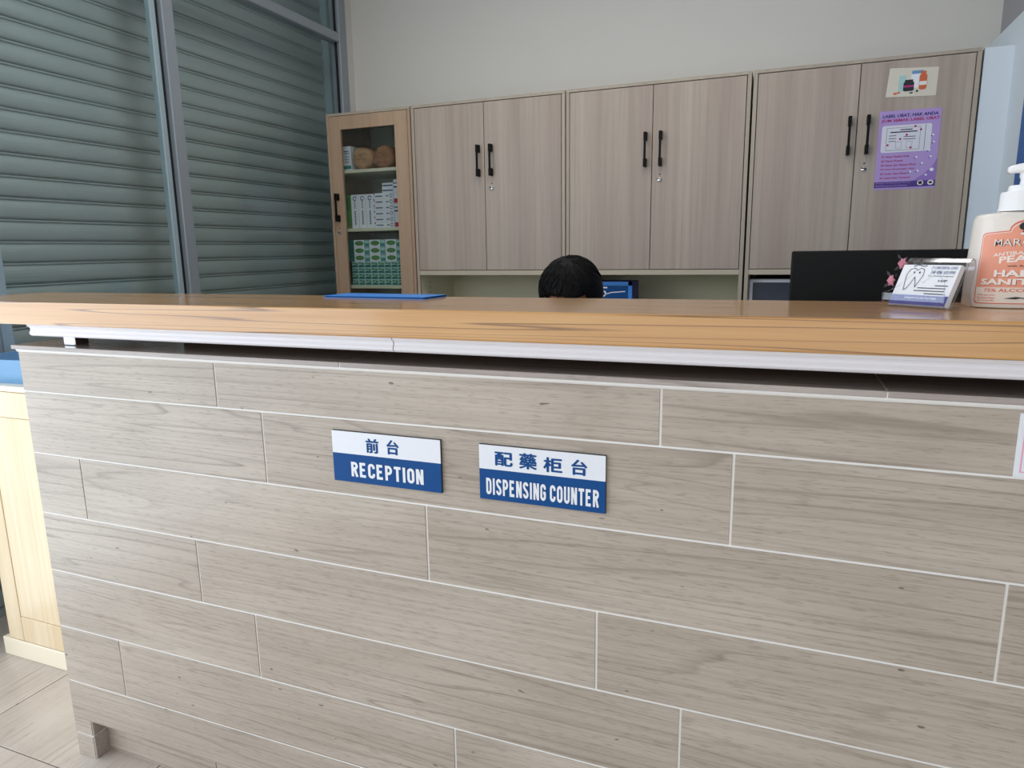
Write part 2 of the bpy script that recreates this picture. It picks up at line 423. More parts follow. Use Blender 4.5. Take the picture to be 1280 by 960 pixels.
def added_ceiling_light(x, y, label):  # added panels, out of view, to brighten the back wall and cabinets
    t_ = thing('added_ceiling_light', (x, y, H), label, 'ceiling light', 'added ceiling light panels'); a = .3
    for p in ((x-a, x+a, y-a, y-a+.02), (x-a, x+a, y+a-.02, y+a), (x-a, x-a+.02, y-a+.02, y+a-.02), (x+a-.02, x+a, y-a+.02, y+a-.02)):
        box('frame', *p, H-.03, H-.001, 'white_plastic', t_, .002)
    box('diffuser', x-a+.02, x+a-.02, y-a+.02, y+a-.02, H-.02, H-.005, LAMP, t_)
LAMP = 'lamp'
k = NT('added_lamp_diffuser'); k.b.inputs['Emission Color'].default_value = (1, .98, .95, 1); k.b.inputs['Emission Strength'].default_value = 8.3; M['lamp'] = k.m
added_ceiling_light(.25, 1.0, 'added unseen ceiling light panel nearer the glazed shopfront')
added_ceiling_light(1.35, 1.0, 'added unseen ceiling light panel nearer the blue side wall')

# ------------------------------------------------------------------ glazed partition on the left (plane x = XG)
win = tag(link('window_1', None, None, (XG, 1.4, 0)), 'grey aluminium glazed shopfront before a closed roller shutter', kind='structure')
fx0, fx1 = XG-.03, XG+.03
def stile(y0, y1, z0, z1, mat='frame', dx=0): return box('window_frame', fx0-dx, fx1+dx, y0, y1, z0, z1, mat, win, .003)
stile(2.385, 2.455, 0, H, 'frame')                    # end post at the back wall
box('wall_return', fx0, fx1-.004, 2.455, YB, 0, H, 'wall', win)
stile(1.180, 1.236, 0, H, 'frame', .004)              # middle mullion
box('window_frame', XG-.016, XG+.012, 1.142, 1.168, .1, H, 'frame_light', win, .002)   # sash stile beside it
box('gasket', XG-.01, XG+.010, 1.168, 1.180, .1, H, 'gasket', win)
box('gasket', XG+.0045, XG+.012, 2.372, 2.385, .1, 2.417, 'gasket', win); box('gasket', XG+.0045, XG+.012, 2.372, 2.385, 2.464, H, 'gasket', win)
stile(.334, .392, 0, H, 'frame', .004); box('window_frame', fx0, fx1-.006, .402, .440, .1, H, 'frame_light', win, .002)
box('gasket', fx0+.004, fx1-.012, .392, .402, .1, H, 'white_trim', win)
stile(1.236, 2.385, 2.417, 2.464, 'frame')            # transom
stile(1.236, 2.374, 0, .1); stile(.440, 1.142, 0, .1)  # bottom rails
box('window_pane', XG-.004, XG+.004, 1.236, 2.385, .1, 2.417, 'pane', win)
box('window_pane', XG-.004, XG+.004, 1.236, 2.385, 2.464, H, 'pane', win)
box('window_pane', XG-.004, XG+.004, .440, 1.142, .1, H, 'pane', win)

# roller shutter behind the glass: one mesh per slat
XS, PT = -.945, .0772
sh = thing('roller_shutter', (XS, 1.2, 0), 'closed grey-green steel roller shutter behind the glass', 'shutter')
prof = [(0, 0), (.001, .0012), (.0085, .0035), (.0115, .009), (.0128, .018), (.0128, .028), (.0115, .040), (.0090, .050), (.0055, .059),
        (.0025, .0640), (.0020, .067), (.0062, .0682), (.0080, .0710), (.0074, .0745), (.001, .0758), (.0, PT)]
sy0, sy1 = .20, 2.565
vs = [(x, sy0-1.2, z) for x, z in prof]+[(x, sy1-1.2, z) for x, z in prof]; n = len(prof)
fs = [(i, i+1, n+i+1, n+i) for i in range(n-1)]+[(0, n, 2*n-1, n-1)]+[tuple(range(n-1, -1, -1)), tuple(range(n, 2*n))]
sm = bpy.data.meshes.new('slat'); sm.from_pydata(vs, [], fs); setmat(sm, 'shutter'); fixn(sm)
ZOFF = 1.267-16*PT-.002
for k in range(-1, 22+16):
    z = ZOFF+k*PT
    if z < 0 or z+PT > 2.93: continue
    link('slat', sm, sh, (XS, 1.2, z))
box('guide_rail', XS-.03, XS+.05, sy1+.002, sy1+.05, 0, 2.93, 'frame_light', sh, .003)
box('bottom_bar', XS, XS+.02, sy0, sy1, 0.0, ZOFF % PT if ZOFF < 0 else max(.01, ZOFF), 'shutter', sh)
tag(box('wall_outer', -1.3, -.785, 2.66, 2.8, 0, H, 'outer'), 'pale outer pier beyond the glass', kind='structure')
tag(box('trim_2', XS+.052, XG-.035, 2.60, 2.655, 0, H, 'outer'), 'pale reveal between shutter and glass', kind='structure')

# ------------------------------------------------------------------ reception counter
CX1, T = 2.38, .0040
ROWS = [1.0731, .9736, .8228, .6711, .5205, .3689, .2164, .0660]
JOIN = [[.588, 1.487, 2.387], [.699, 1.599], [.156, 1.063, 1.964], [.488, 1.387, 2.287], [.634, 1.533], [.204, 1.106, 2.006], [.88, 1.78]]
ct = thing('reception_counter', (1.2, .15, 0), 'reception counter faced with greige wood-look tiles and white joints', 'counter')
box('body', .002, CX1, .002, .30, .112, 1.0705, 'grout', ct)
box('plinth', .061, CX1, .043, .28, 0, .112, 'grout', ct)
box('corner_leg', .002, .0605, .002, .30, 0, .112, 'grout', ct)
for r in range(7):
    z1, z0 = ROWS[r]-T/2, ROWS[r+1]+T/2
    if r == 0: z1 = ROWS[0]-.0062
    xs = [0]+[j for j in JOIN[r] if j < CX1]+[CX1]
    for a, b in zip(xs, xs[1:]):
        x0 = a+(T/2 if a > 0 else 0); x1 = b-T/2
        if r < 6: box('tile', x0, x1, 0, .002, z0, z1, 'tile', ct, .0005)
        elif a == 0:       # L-shaped piece that steps down over the corner leg
            vs = []
            outl = [(x0, z0), (.0595, z0), (.0595, .111), (x1, .111), (x1, z1), (x0, z1)]
            vs = [(x, 0, z) for x, z in outl]+[(x, .002, z) for x, z in outl]
            fs = [tuple(range(6)), tuple(range(11, 5, -1))]+[(i, i+6, (i+1) % 6+6, (i+1) % 6) for i in range(6)]
            mesh('tile', vs, fs, 'tile', ct, origin=((x0+x1)/2, .001, .16))
        else: box('tile', x0, x1, 0, .002, .111, z1, 'tile', ct, .0005)
box('tile', 0, .0595, 0, .002, .001, ROWS[7]-T/2, 'tile', ct, .0005)
box('tile', .0605, .0625, .0035, .0405, .0675, .1105, 'ledge', ct, .0004)
box('tile', .0605, .0625, .0035, .0405, .001, .0645, 'ledge', ct, .0004)
for a, b in ((.064, .4285), (.4315, 1.329), (1.332, CX1)): box('tile', a, b, .0405, .0425, .002, .110, 'kick', ct, .0005)
for r in range(7):         # return face on the left end
    z1, z0 = ROWS[r]-T/2, ROWS[r+1]+T/2
    box('tile', 0, .002, .003, .298, z0, z1-(.002 if r == 0 else 0), 'tile', ct, .0005)
lx = [-.008, .8985, 1.7965, CX1+.01]
for a, b in zip(lx, lx[1:]):
    box('ledge_tile', a+(.001 if a > 0 else 0), b-.001, -.010, .305, 1.0745, 1.0838, 'ledge', ct, .0012, 2)
box('joint_filler', -.006, CX1+.005, -.0085, .30, 1.0745, 1.0825, 'grout', ct)
extrude_x('silicone_bead', [(.0015, 1.0665), (-.0012, 1.0672), (-.0046, 1.0705), (-.0052, 1.0745), (.0015, 1.0745)], .0, CX1, 'grout', ct)
box('work_desk', .03, CX1-.02, .301, .80, .715, .74, 'cream', ct, .002)
box('desk_leg', .03, .055, .33, .78, 0, .715, 'cream', ct); box('desk_leg', CX1-.05, CX1-.025, .33, .78, 0, .715, 'cream', ct)

# raised timber bar top
bt = thing('bar_top', (1.0, .12, 1.0838), 'thick varnished timber bar top with white moulding over the counter', 'bar top')
SX0, SX1, SY0, SY1, SZ0, SZ1 = -.285, CX1, -.032, .285, 1.1355, 1.1855
box('slab', SX0, SX1, SY0, SY1, SZ0, SZ1, 'slab', bt, .0035, 3)
h0, h1 = 1.1085, SZ0
mp = [(0, h1), (-.022, h1), (-.0225, h1-.005), (-.0185, h1-.0065), (-.0165, h1-.010), (-.0165, h1-.014), (-.018, h1-.0165), (-.0195, h1-.019), (-.0195, h1-.022), (-.0175, h1-.025), (-.014, h0), (0, h0)]
my = .0
for a, b in ((.078, 1.0205), (1.0225, SX1)):
    o = extrude_x('moulding', [(my+p, q) for p, q in mp], a, b, 'white_trim', bt)
# mitred return along the left end
vs = [(.078+(p+.0195)*1.0, my+p, q) for p, q in mp]+[(.078+(p+.0195), .26, q) for p, q in mp]; n = len(mp)
o = mesh('moulding', vs, [(i, (i+1) % n, n+(i+1) % n, n+i) for i in range(n)]+[tuple(range(n)), tuple(range(2*n-1, n-1, -1))], 'white_trim', bt); fixn(o.data)
box('support_post', .127, .163, .022, .058, 1.0838, h1, 'chrome', bt, .002)
box('dark_back_board', .26, SX1, .235, .262, 1.0838, h1, 'gap', bt)  # added board, coloured dark to darken the ledge's reflection under the slab

# ------------------------------------------------------------------ the two signs
def sign(x0, x1, z0, zs, z1, cn, cbox, en, ebox, label):
    s = thing('sign', ((x0+x1)/2, 0, z0), label, 'sign')
    box('sign_plate', x0, x1, -.0045, -.0003, z0, z1, 'sign_edge', s)
    box('white_field', x0, x1-.0004, -.0056, -.0046, zs, z1-.0006, 'sign_white', s)
    box('blue_field', x0, x1-.0004, -.0056, -.0046, z0+.0004, zs-.0001, 'sign_blue', s)
    for ch, (a, b, c, d) in zip(cn, cbox): lettering('lettering', ch, a, b, c, d, -.0060, 'sign_blue', s, 0, 0, .0011)
    for ch, (a, b) in zip(en, ebox[0]): block_text('lettering', ch, a, b, ebox[1], ebox[2], -.0060, 'sign_white', s)
    return s
sign(.869, 1.1005, .852, .908, .952, '前台', [(.945, .971, .9145, .9415), (.990, 1.014, .9155, .9425)], ['RECEPTION'], ([(.909, 1.064)], .864, .893),
     'small blue and white sign reading RECEPTION on the counter front')
sign(1.176, 1.402, .852, .908, .952, '配藥柜台', [(1.2065, 1.238, .9165, .9405), (1.2515, 1.282, .9155, .9425), (1.2955, 1.327, .9145, .9395), (1.3445, 1.370, .9145, .9405)],
     ['DISPENSING', 'COUNTER'], ([(1.1885, 1.299), (1.306, 1.391)], .862, .892),
     'small blue and white sign reading DISPENSING COUNTER on the counter front')
nt = thing('notice', (2.03, 0, .976), 'white laminated notice with pink border at counter front right edge', 'notice')
box('notice_sheet', 1.9535, 2.11, -.0012, -.0003, .976, 1.0625, 'sign_white', nt)
flat('border', [rect(1.960, 2.104, .982, .9835), rect(1.960, 2.104, 1.055, 1.0565), rect(1.960, 1.9615, .9835, 1.055), rect(2.1025, 2.104, .9835, 1.055)], -.0015, M['pink'], nt)

# ------------------------------------------------------------------ storage cabinets along the back wall
YC = 2.109
def handle(parent, x, z0, z1, y=YC):
    zm = (z0+z1)/2; h = bpy.data
    vs_, fs_ = [], []
    def add(xa, xb, ya, yb, za, zb):
        b = len(vs_); vs_.extend([(xa, ya, za), (xb, ya, za), (xb, yb, za), (xa, yb, za), (xa, ya, zb), (xb, ya, zb), (xb, yb, zb), (xa, yb, zb)])
        fs_.extend([tuple(b+i for i in f) for f in ((0, 3, 2, 1), (4, 5, 6, 7), (0, 1, 5, 4), (1, 2, 6, 5), (2, 3, 7, 6), (3, 0, 4, 7))])
    add(x-.006, x+.006, y-.032, y, z0, z0+.034); add(x-.006, x+.006, y-.032, y, z1-.034, z1)
    add(x-.0045, x+.0045, y-.032, y-.025, z0+.034, z1-.034)
    return mesh('handle', vs_, fs_, 'black', parent, origin=(x, y-.016, zm))
def lock(parent, x, z, turn=0, y=YC):
    o = lathe('lock', [(.0085, 0), (.0085, .003), (.006, .004)], (x, y, z), 'chrome', parent, 14)
    o.rotation_euler = (PI/2, 0, 0)
    k = box('lock_key', x-.011, x+.011, y-.010, y-.0042, z-.002+.002, z+.003, 'black', parent); k.rotation_euler = (0, turn, 0)
    d = lathe('lock_pin', [(.003, 0), (.003, .0012)], (x+.001, y, z+.022), 'gap', parent, 10); d.rotation_euler = (PI/2, 0, 0)
def cabinet(x0, x1, split, label):
    c = thing('storage_cabinet', ((x0+x1)/2, YC+.2, 0), label, 'cabinet', 'tall two-door storage cabinets')
    y0, y1, zt, t = YC, YC+.40, 1.990, .0155
    box('side_panel', x0, x0+t, y0, y1, 0, zt-.0135, 'carcass', c, .0008); box('side_panel', x1-t, x1, y0, y1, 0, zt-.0135, 'carcass', c, .0008)
    box('top_panel', x0, x1, y0, y1, zt-.0133, zt, 'carcass', c, .0008)
    box('back_panel', x0+t, x1-t, y1-.010, y1, .08, zt-.0135, 'cream', c)
    box('niche_lining', x0+t, x0+t+.0015, y0+.02, y1-.011, .80, 1.163, 'cream', c)
    box('niche_lining', x1-t-.0015, x1-t, y0+.02, y1-.011, .80, 1.163, 'cream', c)
    flatx = []
    for k in range(12):
        for yy in (y0+.09,): flatx.append(k)
    for k in range(11):
        box('shelf_pin_hole', x0+t+.0015, x0+t+.0018, y0+.10, y0+.107, .86+k*.026, .867+k*.026, 'gap', c)
    box('shelf', x0+t, x1-t, y0+.001, y1-.011, 1.163, 1.1855, 'shelf_edge', c, .0008)
    box('shelf', x0+t, x1-t, y0+.001, y1-.011, .782, .80, 'cream', c, .0008)
    box('base_panel', x0+t, x1-t, y0+.03, y1-.011, 0, .078, 'carcass', c)
    g = .003
    for z0, z1, up in ((1.1855+g, zt-.0135-g, 1), (.08, .782-g, 0)):
        for s, (a, b) in enumerate(((x0+t+g, split-g/2), (split+g/2, x1-t-g))):
            d = box('door', a, b, y0, y0+.018, z0, z1, 'door', c, .0006)
            hx = split-.0275 if s == 0 else split+.0385
            if up: handle(d, hx, 1.634, 1.779)
            else: handle(d, hx, .56, .705)
            if s == 1: lock(d, split+.035, 1.578 if up else .50, .25)
    if True:  # dark sheet behind the doors, painting shade into the gaps around them
        box('gap_shade_sheet', x0+t, x1-t, y0+.0185, y0+.0225, 1.1855, zt-.0134, 'gap', c)
    return c
cabinet(-.112, .684, .280, 'storage cabinet with two greige doors, next to the glass-fronted cabinet')
cabinet(.689, 1.485, 1.083, 'middle greige storage cabinet, above the bowed black-haired head')
cabinet(1.493, 2.289, 1.889, 'greige storage cabinet with a purple poster taped to its door')

# glass-fronted display cabinet
gc = thing('display_cabinet', (-.366, YC+.2, 0), 'narrow brown wood cabinet with a glass door and stocked shelves', 'cabinet')
gx0, gx1, t = -.614, -.118, .0155
box('side_panel', gx0, gx0+t, YC, YC+.40, 0, 1.9765, 'door_brown', gc, .0008); box('side_panel', gx1-t, gx1, YC, YC+.40, 0, 1.9765, 'door_brown', gc, .0008)
box('top_panel', gx0, gx1, YC, YC+.40, 1.9767, 1.990, 'carcass', gc, .0008)
box('back_panel', gx0+t, gx1-t, YC+.39, YC+.40, .08, 1.9765, 'inner_grey', gc)
box('base_panel', gx0+t, gx1-t, YC+.03, YC+.389, 0, .08, 'carcass', gc)
SHELF = [1.7095, 1.409, 1.108, .80, .45]
for z in SHELF: box('shelf', gx0+t+.001, gx1-t-.001, YC+.026, YC+.389, z-.016, z, 'cream', gc, .0008)
gd = link('door', None, gc, (-.366, YC, .08))
da, db = gx0+t+.0022, gx1-t-.0022; oa, ob = -.533, -.2095
box('door_stile', da, oa, YC, YC+.018, .085, 1.9745, 'door_brown', gd, .0008); box('door_stile', ob, db, YC, YC+.018, .085, 1.9745, 'door_brown', gd, .0008)
box('door_rail', oa, ob, YC, YC+.018, 1.9085, 1.9745, 'door_brown', gd, .0008); box('door_rail', oa, ob, YC, YC+.018, .085, .18, 'door_brown', gd, .0008)
box('door_pane', oa-.0, ob+.0, YC+.008, YC+.012, .18, 1.9085, 'cab_pane', gd)
handle(gd, -.566, 1.444, 1.588); lock(gd, -.569, 1.389, .1)

# --- stock on its shelves
YS = 2.165
o = thing('carton', (-.548, YS+.04, SHELF[0]), 'white carton with teal base band on the top glass-cabinet shelf', 'carton')
box('carton_body', -.590, -.5115, YS, YS+.07, SHELF[0], SHELF[0]+.124, 'box_white', o, .001)
flat('band', [rect(-.589, -.513, SHELF[0]+.008, SHELF[0]+.026)], YS-.0006, 'teal', o)
flat('print', [rect(-.556, -.525, SHELF[0]+.095, SHELF[0]+.100), rect(-.550, -.520, SHELF[0]+.085, SHELF[0]+.089)]+[rect(-.55, -.522-.006*(k % 2), SHELF[0]+.04+k*.008, SHELF[0]+.0425+k*.008) for k in range(5)], YS-.0006, 'ink_blue', o)
def paper_roll(cx, r, mat, label, seed):
    rng = random.Random(seed); t_ = thing('paper_bundle', (cx, YS+.02, SHELF[0]), label, 'paper bundle', 'brown paper bundles in the glass cabinet')
    vs, fs = [], []; seg = 26
    rings = [(.15, .0), (.45, -.006), (.75, -.003), (.93, .006), (1.0, .02), (1.02, .09), (.98, .17)]
    ph = [rng.uniform(0, 6) for _ in range(4)]
    for q, (f, dy) in enumerate(rings):
        for k in range(seg):
            a = 2*PI*k/seg
            rr = r*f*(1+.035*math.sin(3*a+ph[0])+.03*math.sin(5*a+ph[1])+.02*math.sin(9*a+ph[2]))
            wr_ = .005*math.sin(4*a+q*1.7+ph[3])*(1 if q < 4 else .3)
            vs.append((cx+rr*math.cos(a), YS+dy+wr_, SHELF[0]+r*.96+rr*math.sin(a)*.95))
    for q in range(len(rings)-1):
        for k in range(seg): fs.append((q*seg+k, q*seg+(k+1) % seg, (q+1)*seg+(k+1) % seg, (q+1)*seg+k))
    fs += [tuple(range(seg-1, -1, -1)), tuple((len(rings)-1)*seg+k for k in range(seg))]
    o = mesh('paper_wrap', vs, fs, mat, t_, True); fixn(o.data)
    zmin = min(v[2] for v in vs); t_.location.z += SHELF[0]-zmin
    cr = []
    for q in range(3):
        zz = SHELF[0]+r*(.6+.35*q)+rng.uniform(-.004, .004); ww = r*(.75 if q != 1 else .85)
        pts = [(cx+ww*(-1+2*k/7), YS-.0085+.002*math.sin(k*2+q), zz+.004*math.sin(k*1.3+ph[q])) for k in range(8)]
        tube('fold', pts, [.0004]+[.0018]*6+[.0004], mat, t_, 5)
paper_roll(-.447, .060, 'kraft', 'paler round brown paper bundle beside the white carton', 3)
paper_roll(-.3195, .0605, 'kraft2', 'darker round brown paper bundle at the right of the shelf', 9)
z = SHELF[1]
o = thing('carton', (-.545, YS+.04, z), 'upright green carton at left end of the middle glass-cabinet shelf', 'carton')
box('carton_body', -.5735, -.5285, YS, YS+.07, z, z+.174, 'green', o, .0008)
flat('print', [ell(-.547, z+.128, .012, .034)], YS-.0006, 'leaf', o); flat('print', [ell(-.547, z+.128, .0085, .028)], YS-.0007, 'green_logo', o)
flat('print', [rect(-.5345, -.5295, z+.004, z+.03)], YS-.0006, 'red', o)
for k, wd in enumerate(('beside the green carton', 'between two other white upright cartons', 'beside the stack of flat cartons')):
    xa = -.5275+k*.0467; c = thing('carton', (xa+.023, YS+.04, z), 'upright white carton with blue lettering, '+wd, 'carton', 'upright white cartons')
    box('carton_body', xa, xa+.0458, YS, YS+.07, z, z+.176, 'box_white', c, .0008)
    ring = [(xa+.024+.010*math.cos(a*.3), z+.156+.010*math.sin(a*.3)) for a in range(20)]
    flat('print', stroke(ring, .005), YS-.0006, 'ink_blue', c)
    flat('print', [rect(xa+.019, xa+.027, z+.02+q*.0125, z+.029+q*.0125) for q in range(6)]+[rect(xa+.02, xa+.026, z+.105+q*.010, z+.112+q*.01) for q in range(4)], YS-.0006, 'ink_blue', c)
for k in range(6):
    za = z+k*.0297; c = thing('carton', (-.327, YS+.04, za), 'flat white carton, number %s from the bottom of the six-high stack' % ('one', 'two', 'three', 'four', 'five', 'six')[k], 'carton', 'stacked flat white cartons')
    box('carton_body', -.3868, -.2665, YS, YS+.07, za, za+.0292, 'box_white', c, .0008)
    flat('print', [rect(-.376, -.332, za+.011, za+.0165), rect(-.312, -.296, za+.011, za+.0165)]+stroke([(-.281+.008*math.cos(a*.33), za+.0145+.008*math.sin(a*.33)) for a in range(19)], .0035), YS-.0006, 'ink_blue', c)
    flat('print', [rect(-.3865, -.380, za+.020, za+.0285)], YS-.0006, 'red', c)
for k in range(2):
    za = z+.1788+k*.0247; c = thing('carton', (-.30, YS+.05, za), 'small white carton with blue stripe, %s of the pair on the flat stack' % ('lower', 'upper')[k], 'carton', 'small cartons on the stack')
    box('carton_body', -.335, -.2665, YS+.004, YS+.07, za, za+.0242, 'box_white', c, .0008)
    flat('print', [rect(-.328, -.270, za+.008, za+.015)], YS+.0034, 'ink_blue', c); flat('print', [rect(-.3345, -.330, za+.008, za+.016)], YS+.0034, 'red', c)
for k in range(2):
    za = z+k*.1215; c = thing('carton', (-.22, YS+.04, za), 'white carton with red base behind the right door stile, %s one' % ('lower', 'upper')[k], 'carton', 'white cartons with red base')
    box('carton_body', -.2625, -.19, YS, YS+.07, za, za+.121, 'box_white', c, .0008)
    flat('print', [rect(-.262, -.191, za+.003, za+.026)], YS-.0006, 'red', c); flat('print', [rect(-.262, -.191, za+.08, za+.088), rect(-.262, -.191, za+.10, za+.106)], YS-.0006, 'ink_blue', c)
z = SHELF[2]
RN = ('bottom', 'second', 'third', 'top'); CN = ('first', 'second', 'third', 'fourth', 'fifth', 'sixth', 'seventh', 'eighth')
for r in range(4):
    for k in range(8):
        xa = -.5455+k*.0412; za = z+r*.0313
        c = thing('small_box', (xa+.02, YS+.04, za), 'small teal and white box, %s row, %s from left, lower glass shelf' % (RN[r], CN[k]), 'box', 'small teal boxes on the lower shelf')
        box('box_body', xa+.0006, xa+.0404, YS, YS+.06, za, za+.0309, 'teal_pale', c, .0006)
        flat('print', [[(xa+.002, za+.002), (xa+.038, za+.002), (xa+.038, za+.012), (xa+.016, za+.016), (xa+.002, za+.011)], [(xa+.004, za+.019), (xa+.020, za+.021), (xa+.020, za+.027), (xa+.004, za+.027)]], YS-.0005, 'teal_dark', c)
        flat('print', [[(xa+.022, za+.0175), (xa+.037, za+.0145), (xa+.037, za+.024), (xa+.022, za+.026)]], YS-.0005, 'green_logo', c)
for r in range(3):
    for k in range(3):
        xa = -.5255+k*.0985; za = z+.1256+r*.0386
        c = thing('tissue_box', (xa+.05, YS+.04, za), 'white and teal box with green oval, %s row, %s column' % (('lower', 'middle', 'upper')[r], ('left', 'centre', 'right')[k]), 'box', 'green-oval boxes in the glass cabinet')
        box('box_body', xa+.0006, xa+.0979, YS, YS+.07, za, za+.0380, 'box_white', c, .0008)
        flat('print', [rect(xa+.066, xa+.0975, za+.001, za+.037)], YS-.0005, 'teal', c); flat('print', [rect(xa+.069, xa+.095, za+.020, za+.034)], YS-.0007, 'teal_pale', c)
        flat('print', [ell(xa+.0345, za+.020, .0275, .0125)], YS-.0006, 'green_logo', c); flat('print', [ell(xa+.0345, za+.020, .016, .004)], YS-.0008, 'green', c)
    c = thing('tissue_box', (-.545, YS+.05, za), 'teal box end at the left wall, %s row' % ('lower', 'middle', 'upper')[r], 'box', 'teal box ends')
    box('box_body', -.590, -.5265, YS+.002, YS+.07, z+.1256+r*.0386, z+.1256+r*.0386+.038, 'teal_dark', c, .0008)

# ------------------------------------------------------------------ papers on the right cabinet door
yp = YC-.0012
p1 = thing('picture_card', (2.063, YC, 1.84), 'small cream card picturing medicine bottles, taped above the purple poster', 'card')
q4 = lambda y, pts: pts
vs = [(1.981, yp, 1.842), (2.151, yp, 1.834), (2.153, yp, 1.936), (1.989, yp, 1.9465)]
vs += [(a, YC-.0003, c) for a, b, c in vs]
mesh('card_sheet', vs, [(0, 1, 2, 3), (7, 6, 5, 4), (0, 4, 5, 1), (1, 5, 6, 2), (2, 6, 7, 3), (3, 7, 4, 0)], 'cream_card', p1)
y_ = yp-.0004
bx_ = 2.015; bz = 1.856
flat('printed_box', [rect(bx_+.008, bx_+.032, bz+.004, bz+.060)], y_, 'teal_pale', p1)
flat('printed_jar', [rect(bx_+.048, bx_+.088, bz+.012, bz+.062), rect(bx_+.054, bx_+.084, bz+.066, bz+.074)], y_, 'card', p1)
flat('printed_cap', [rect(bx_+.050, bx_+.088, bz+.062, bz+.074)], y_-.0002, 'tub_blue', p1)
flat('printed_bottle', [rrect(bx_+.024, bx_+.060, bz+.002, bz+.036, .006), rect(bx_+.028, bx_+.056, bz+.036, bz+.043)], y_-.0003, 'ink', p1)
flat('printed_bottle', [rrect(bx_+.076, bx_+.102, bz+.004, bz+.060, .008), rect(bx_+.080, bx_+.098, bz+.060, bz+.070)], y_-.0003, 'orange', p1)
flat('printed_label', [rect(bx_+.077, bx_+.101, bz+.020, bz+.034)], y_-.0005, 'paper', p1); flat('printed_label', [rect(bx_+.024, bx_+.060, bz+.016, bz+.023)], y_-.0005, 'p_mag', p1)
flat('printed_pills', [ell(bx_-.002, bz-.004, .007, .004), ell(bx_+.010, bz-.001, .006, .003)], y_, 'orange', p1); flat('printed_pills', [ell(bx_+.052, bz-.005, .006, .0025), ell(bx_+.072, bz+.0, .004, .004)], y_, 'ink', p1)

p2 = thing('poster', (2.07, YC, 1.495), 'lilac A4 poster about medicine labels taped to the right cabinet door', 'poster')
X0, X1, Z0, Z1 = 1.9665, 2.1765, 1.495, 1.790
box('poster_sheet', X0, X1, yp, YC-.0003, Z0, Z1, 'p_bg', p2)
fx = lambda u: X0+u*(X1-X0); fz = lambda v: Z1-v*(Z1-Z0)
flat('corner_band', [[(fx(1), fz(.62)), (fx(1), fz(.90)), (fx(.62), fz(.90)), (fx(.80), fz(.82)), (fx(.93), fz(.72))]], y_, 'p_band', p2)
flat('footer_band', [rect(fx(0), fx(1), fz(.975), fz(.90))], y_-.0001, 'p_dark', p2)
lettering('lettering', 'LABEL UBAT, HAK ANDA', fx(.055), fx(.955), fz(.092), fz(.045), y_-.0002, 'p_navy', p2, .03)
lettering('lettering', 'JOM SEMAK LABEL UBAT', fx(.04), fx(.98), fz(.150), fz(.103), y_-.0002, 'p_mag', p2, .03)
flat('form_panel', [rrect(fx(.06), fx(.87), fz(.525), fz(.185), .008)], y_-.0002, 'p_form', p2)
def frame_poly(a, b, c, d, w_): return [rect(a, b, c, c+w_), rect(a, b, d-w_, d), rect(a, a+w_, c, d), rect(b-w_, b, c, d)]
lines = frame_poly(fx(.14), fx(.69), fz(.50), fz(.215), .0010)+[rect(fx(.765), fx(.772), fz(.515), fz(.195))]
lines += [rect(fx(.36), fx(.56), fz(.25), fz(.238)), rect(fx(.20), fx(.64), fz(.278), fz(.264))]
for v in (.31, .345, .38): lines.append(rect(fx(.18), fx(.30), fz(v+.008), fz(v)))
for v in (.33, .36): lines.append(rect(fx(.42), fx(.62), fz(v+.008), fz(v)))
for a in (.30, .47): lines += frame_poly(fx(a), fx(a+.10), fz(.475), fz(.395), .0007)
flat('form_lines', lines, y_-.0004, 'ink', p2)
flat('form_marks', [ell(fx(a), fz(b), .0042, .0042, 12) for a, b in ((.60, .21), (.695, .255), (.47, .312), (.37, .36), (.17, .43), (.55, .475))], y_-.0006, 'p_mag', p2)
for k, tx in enumerate(('01 Nama Pesakit Anda', '02 Nama Premis', '03 Nama dan Alamat Klinik', '04 Cara Penggunaan Ubat', '05 Tarikh Ubat Dibuat', '06 Label Ubat Terkawal')):
    wdt = (.46, .36, .58, .56, .45, .50)[k]; v = .565+k*.0545
    lettering('lettering', tx, fx(.085), fx(.085+wdt), fz(v+.026), fz(v), y_-.0002, 'p_mag', p2, .02)
dots = [(.90, .33), (.92, .42), (.86, .52), (.66, .60), (.89, .60), (.76, .68), (.58, .78), (.70, .775), (.84, .83)]
flat('pill_dots', [ell(fx(a), fz(b), .0042, .0034, 12) for a, b in dots]+[ell(fx(.925), fz(.765), .0072, .0065, 14)], y_-.0003, 'card', p2)
flat('pill_shadows', [ell(fx(a-.025), fz(b+.012), .0024, .0022, 10) for a, b in dots[:8]], y_-.0003, 'p_navy', p2)
lettering('lettering', 'Bahagian Perkhidmatan Farmasi', fx(.03), fx(.60), fz(.927), fz(.908), y_-.0003, 'p_bg', p2); lettering('lettering', 'Kementerian Kesihatan', fx(.03), fx(.55), fz(.96), fz(.94), y_-.0003, 'p_bg', p2)
for u_, ru, rv, nn in ((.76, .0075, .007, 6), (.925, .0065, .0045, 8)):
    e_ = flat('emblem', [ell(fx(u_), fz(.928), .0105, .0095, 16)], y_-.0003, 'paper', p2)
    flat('emblem_mark', [ell(fx(u_), fz(.927), ru, rv, nn)], y_-.0005, 'ink', e_)

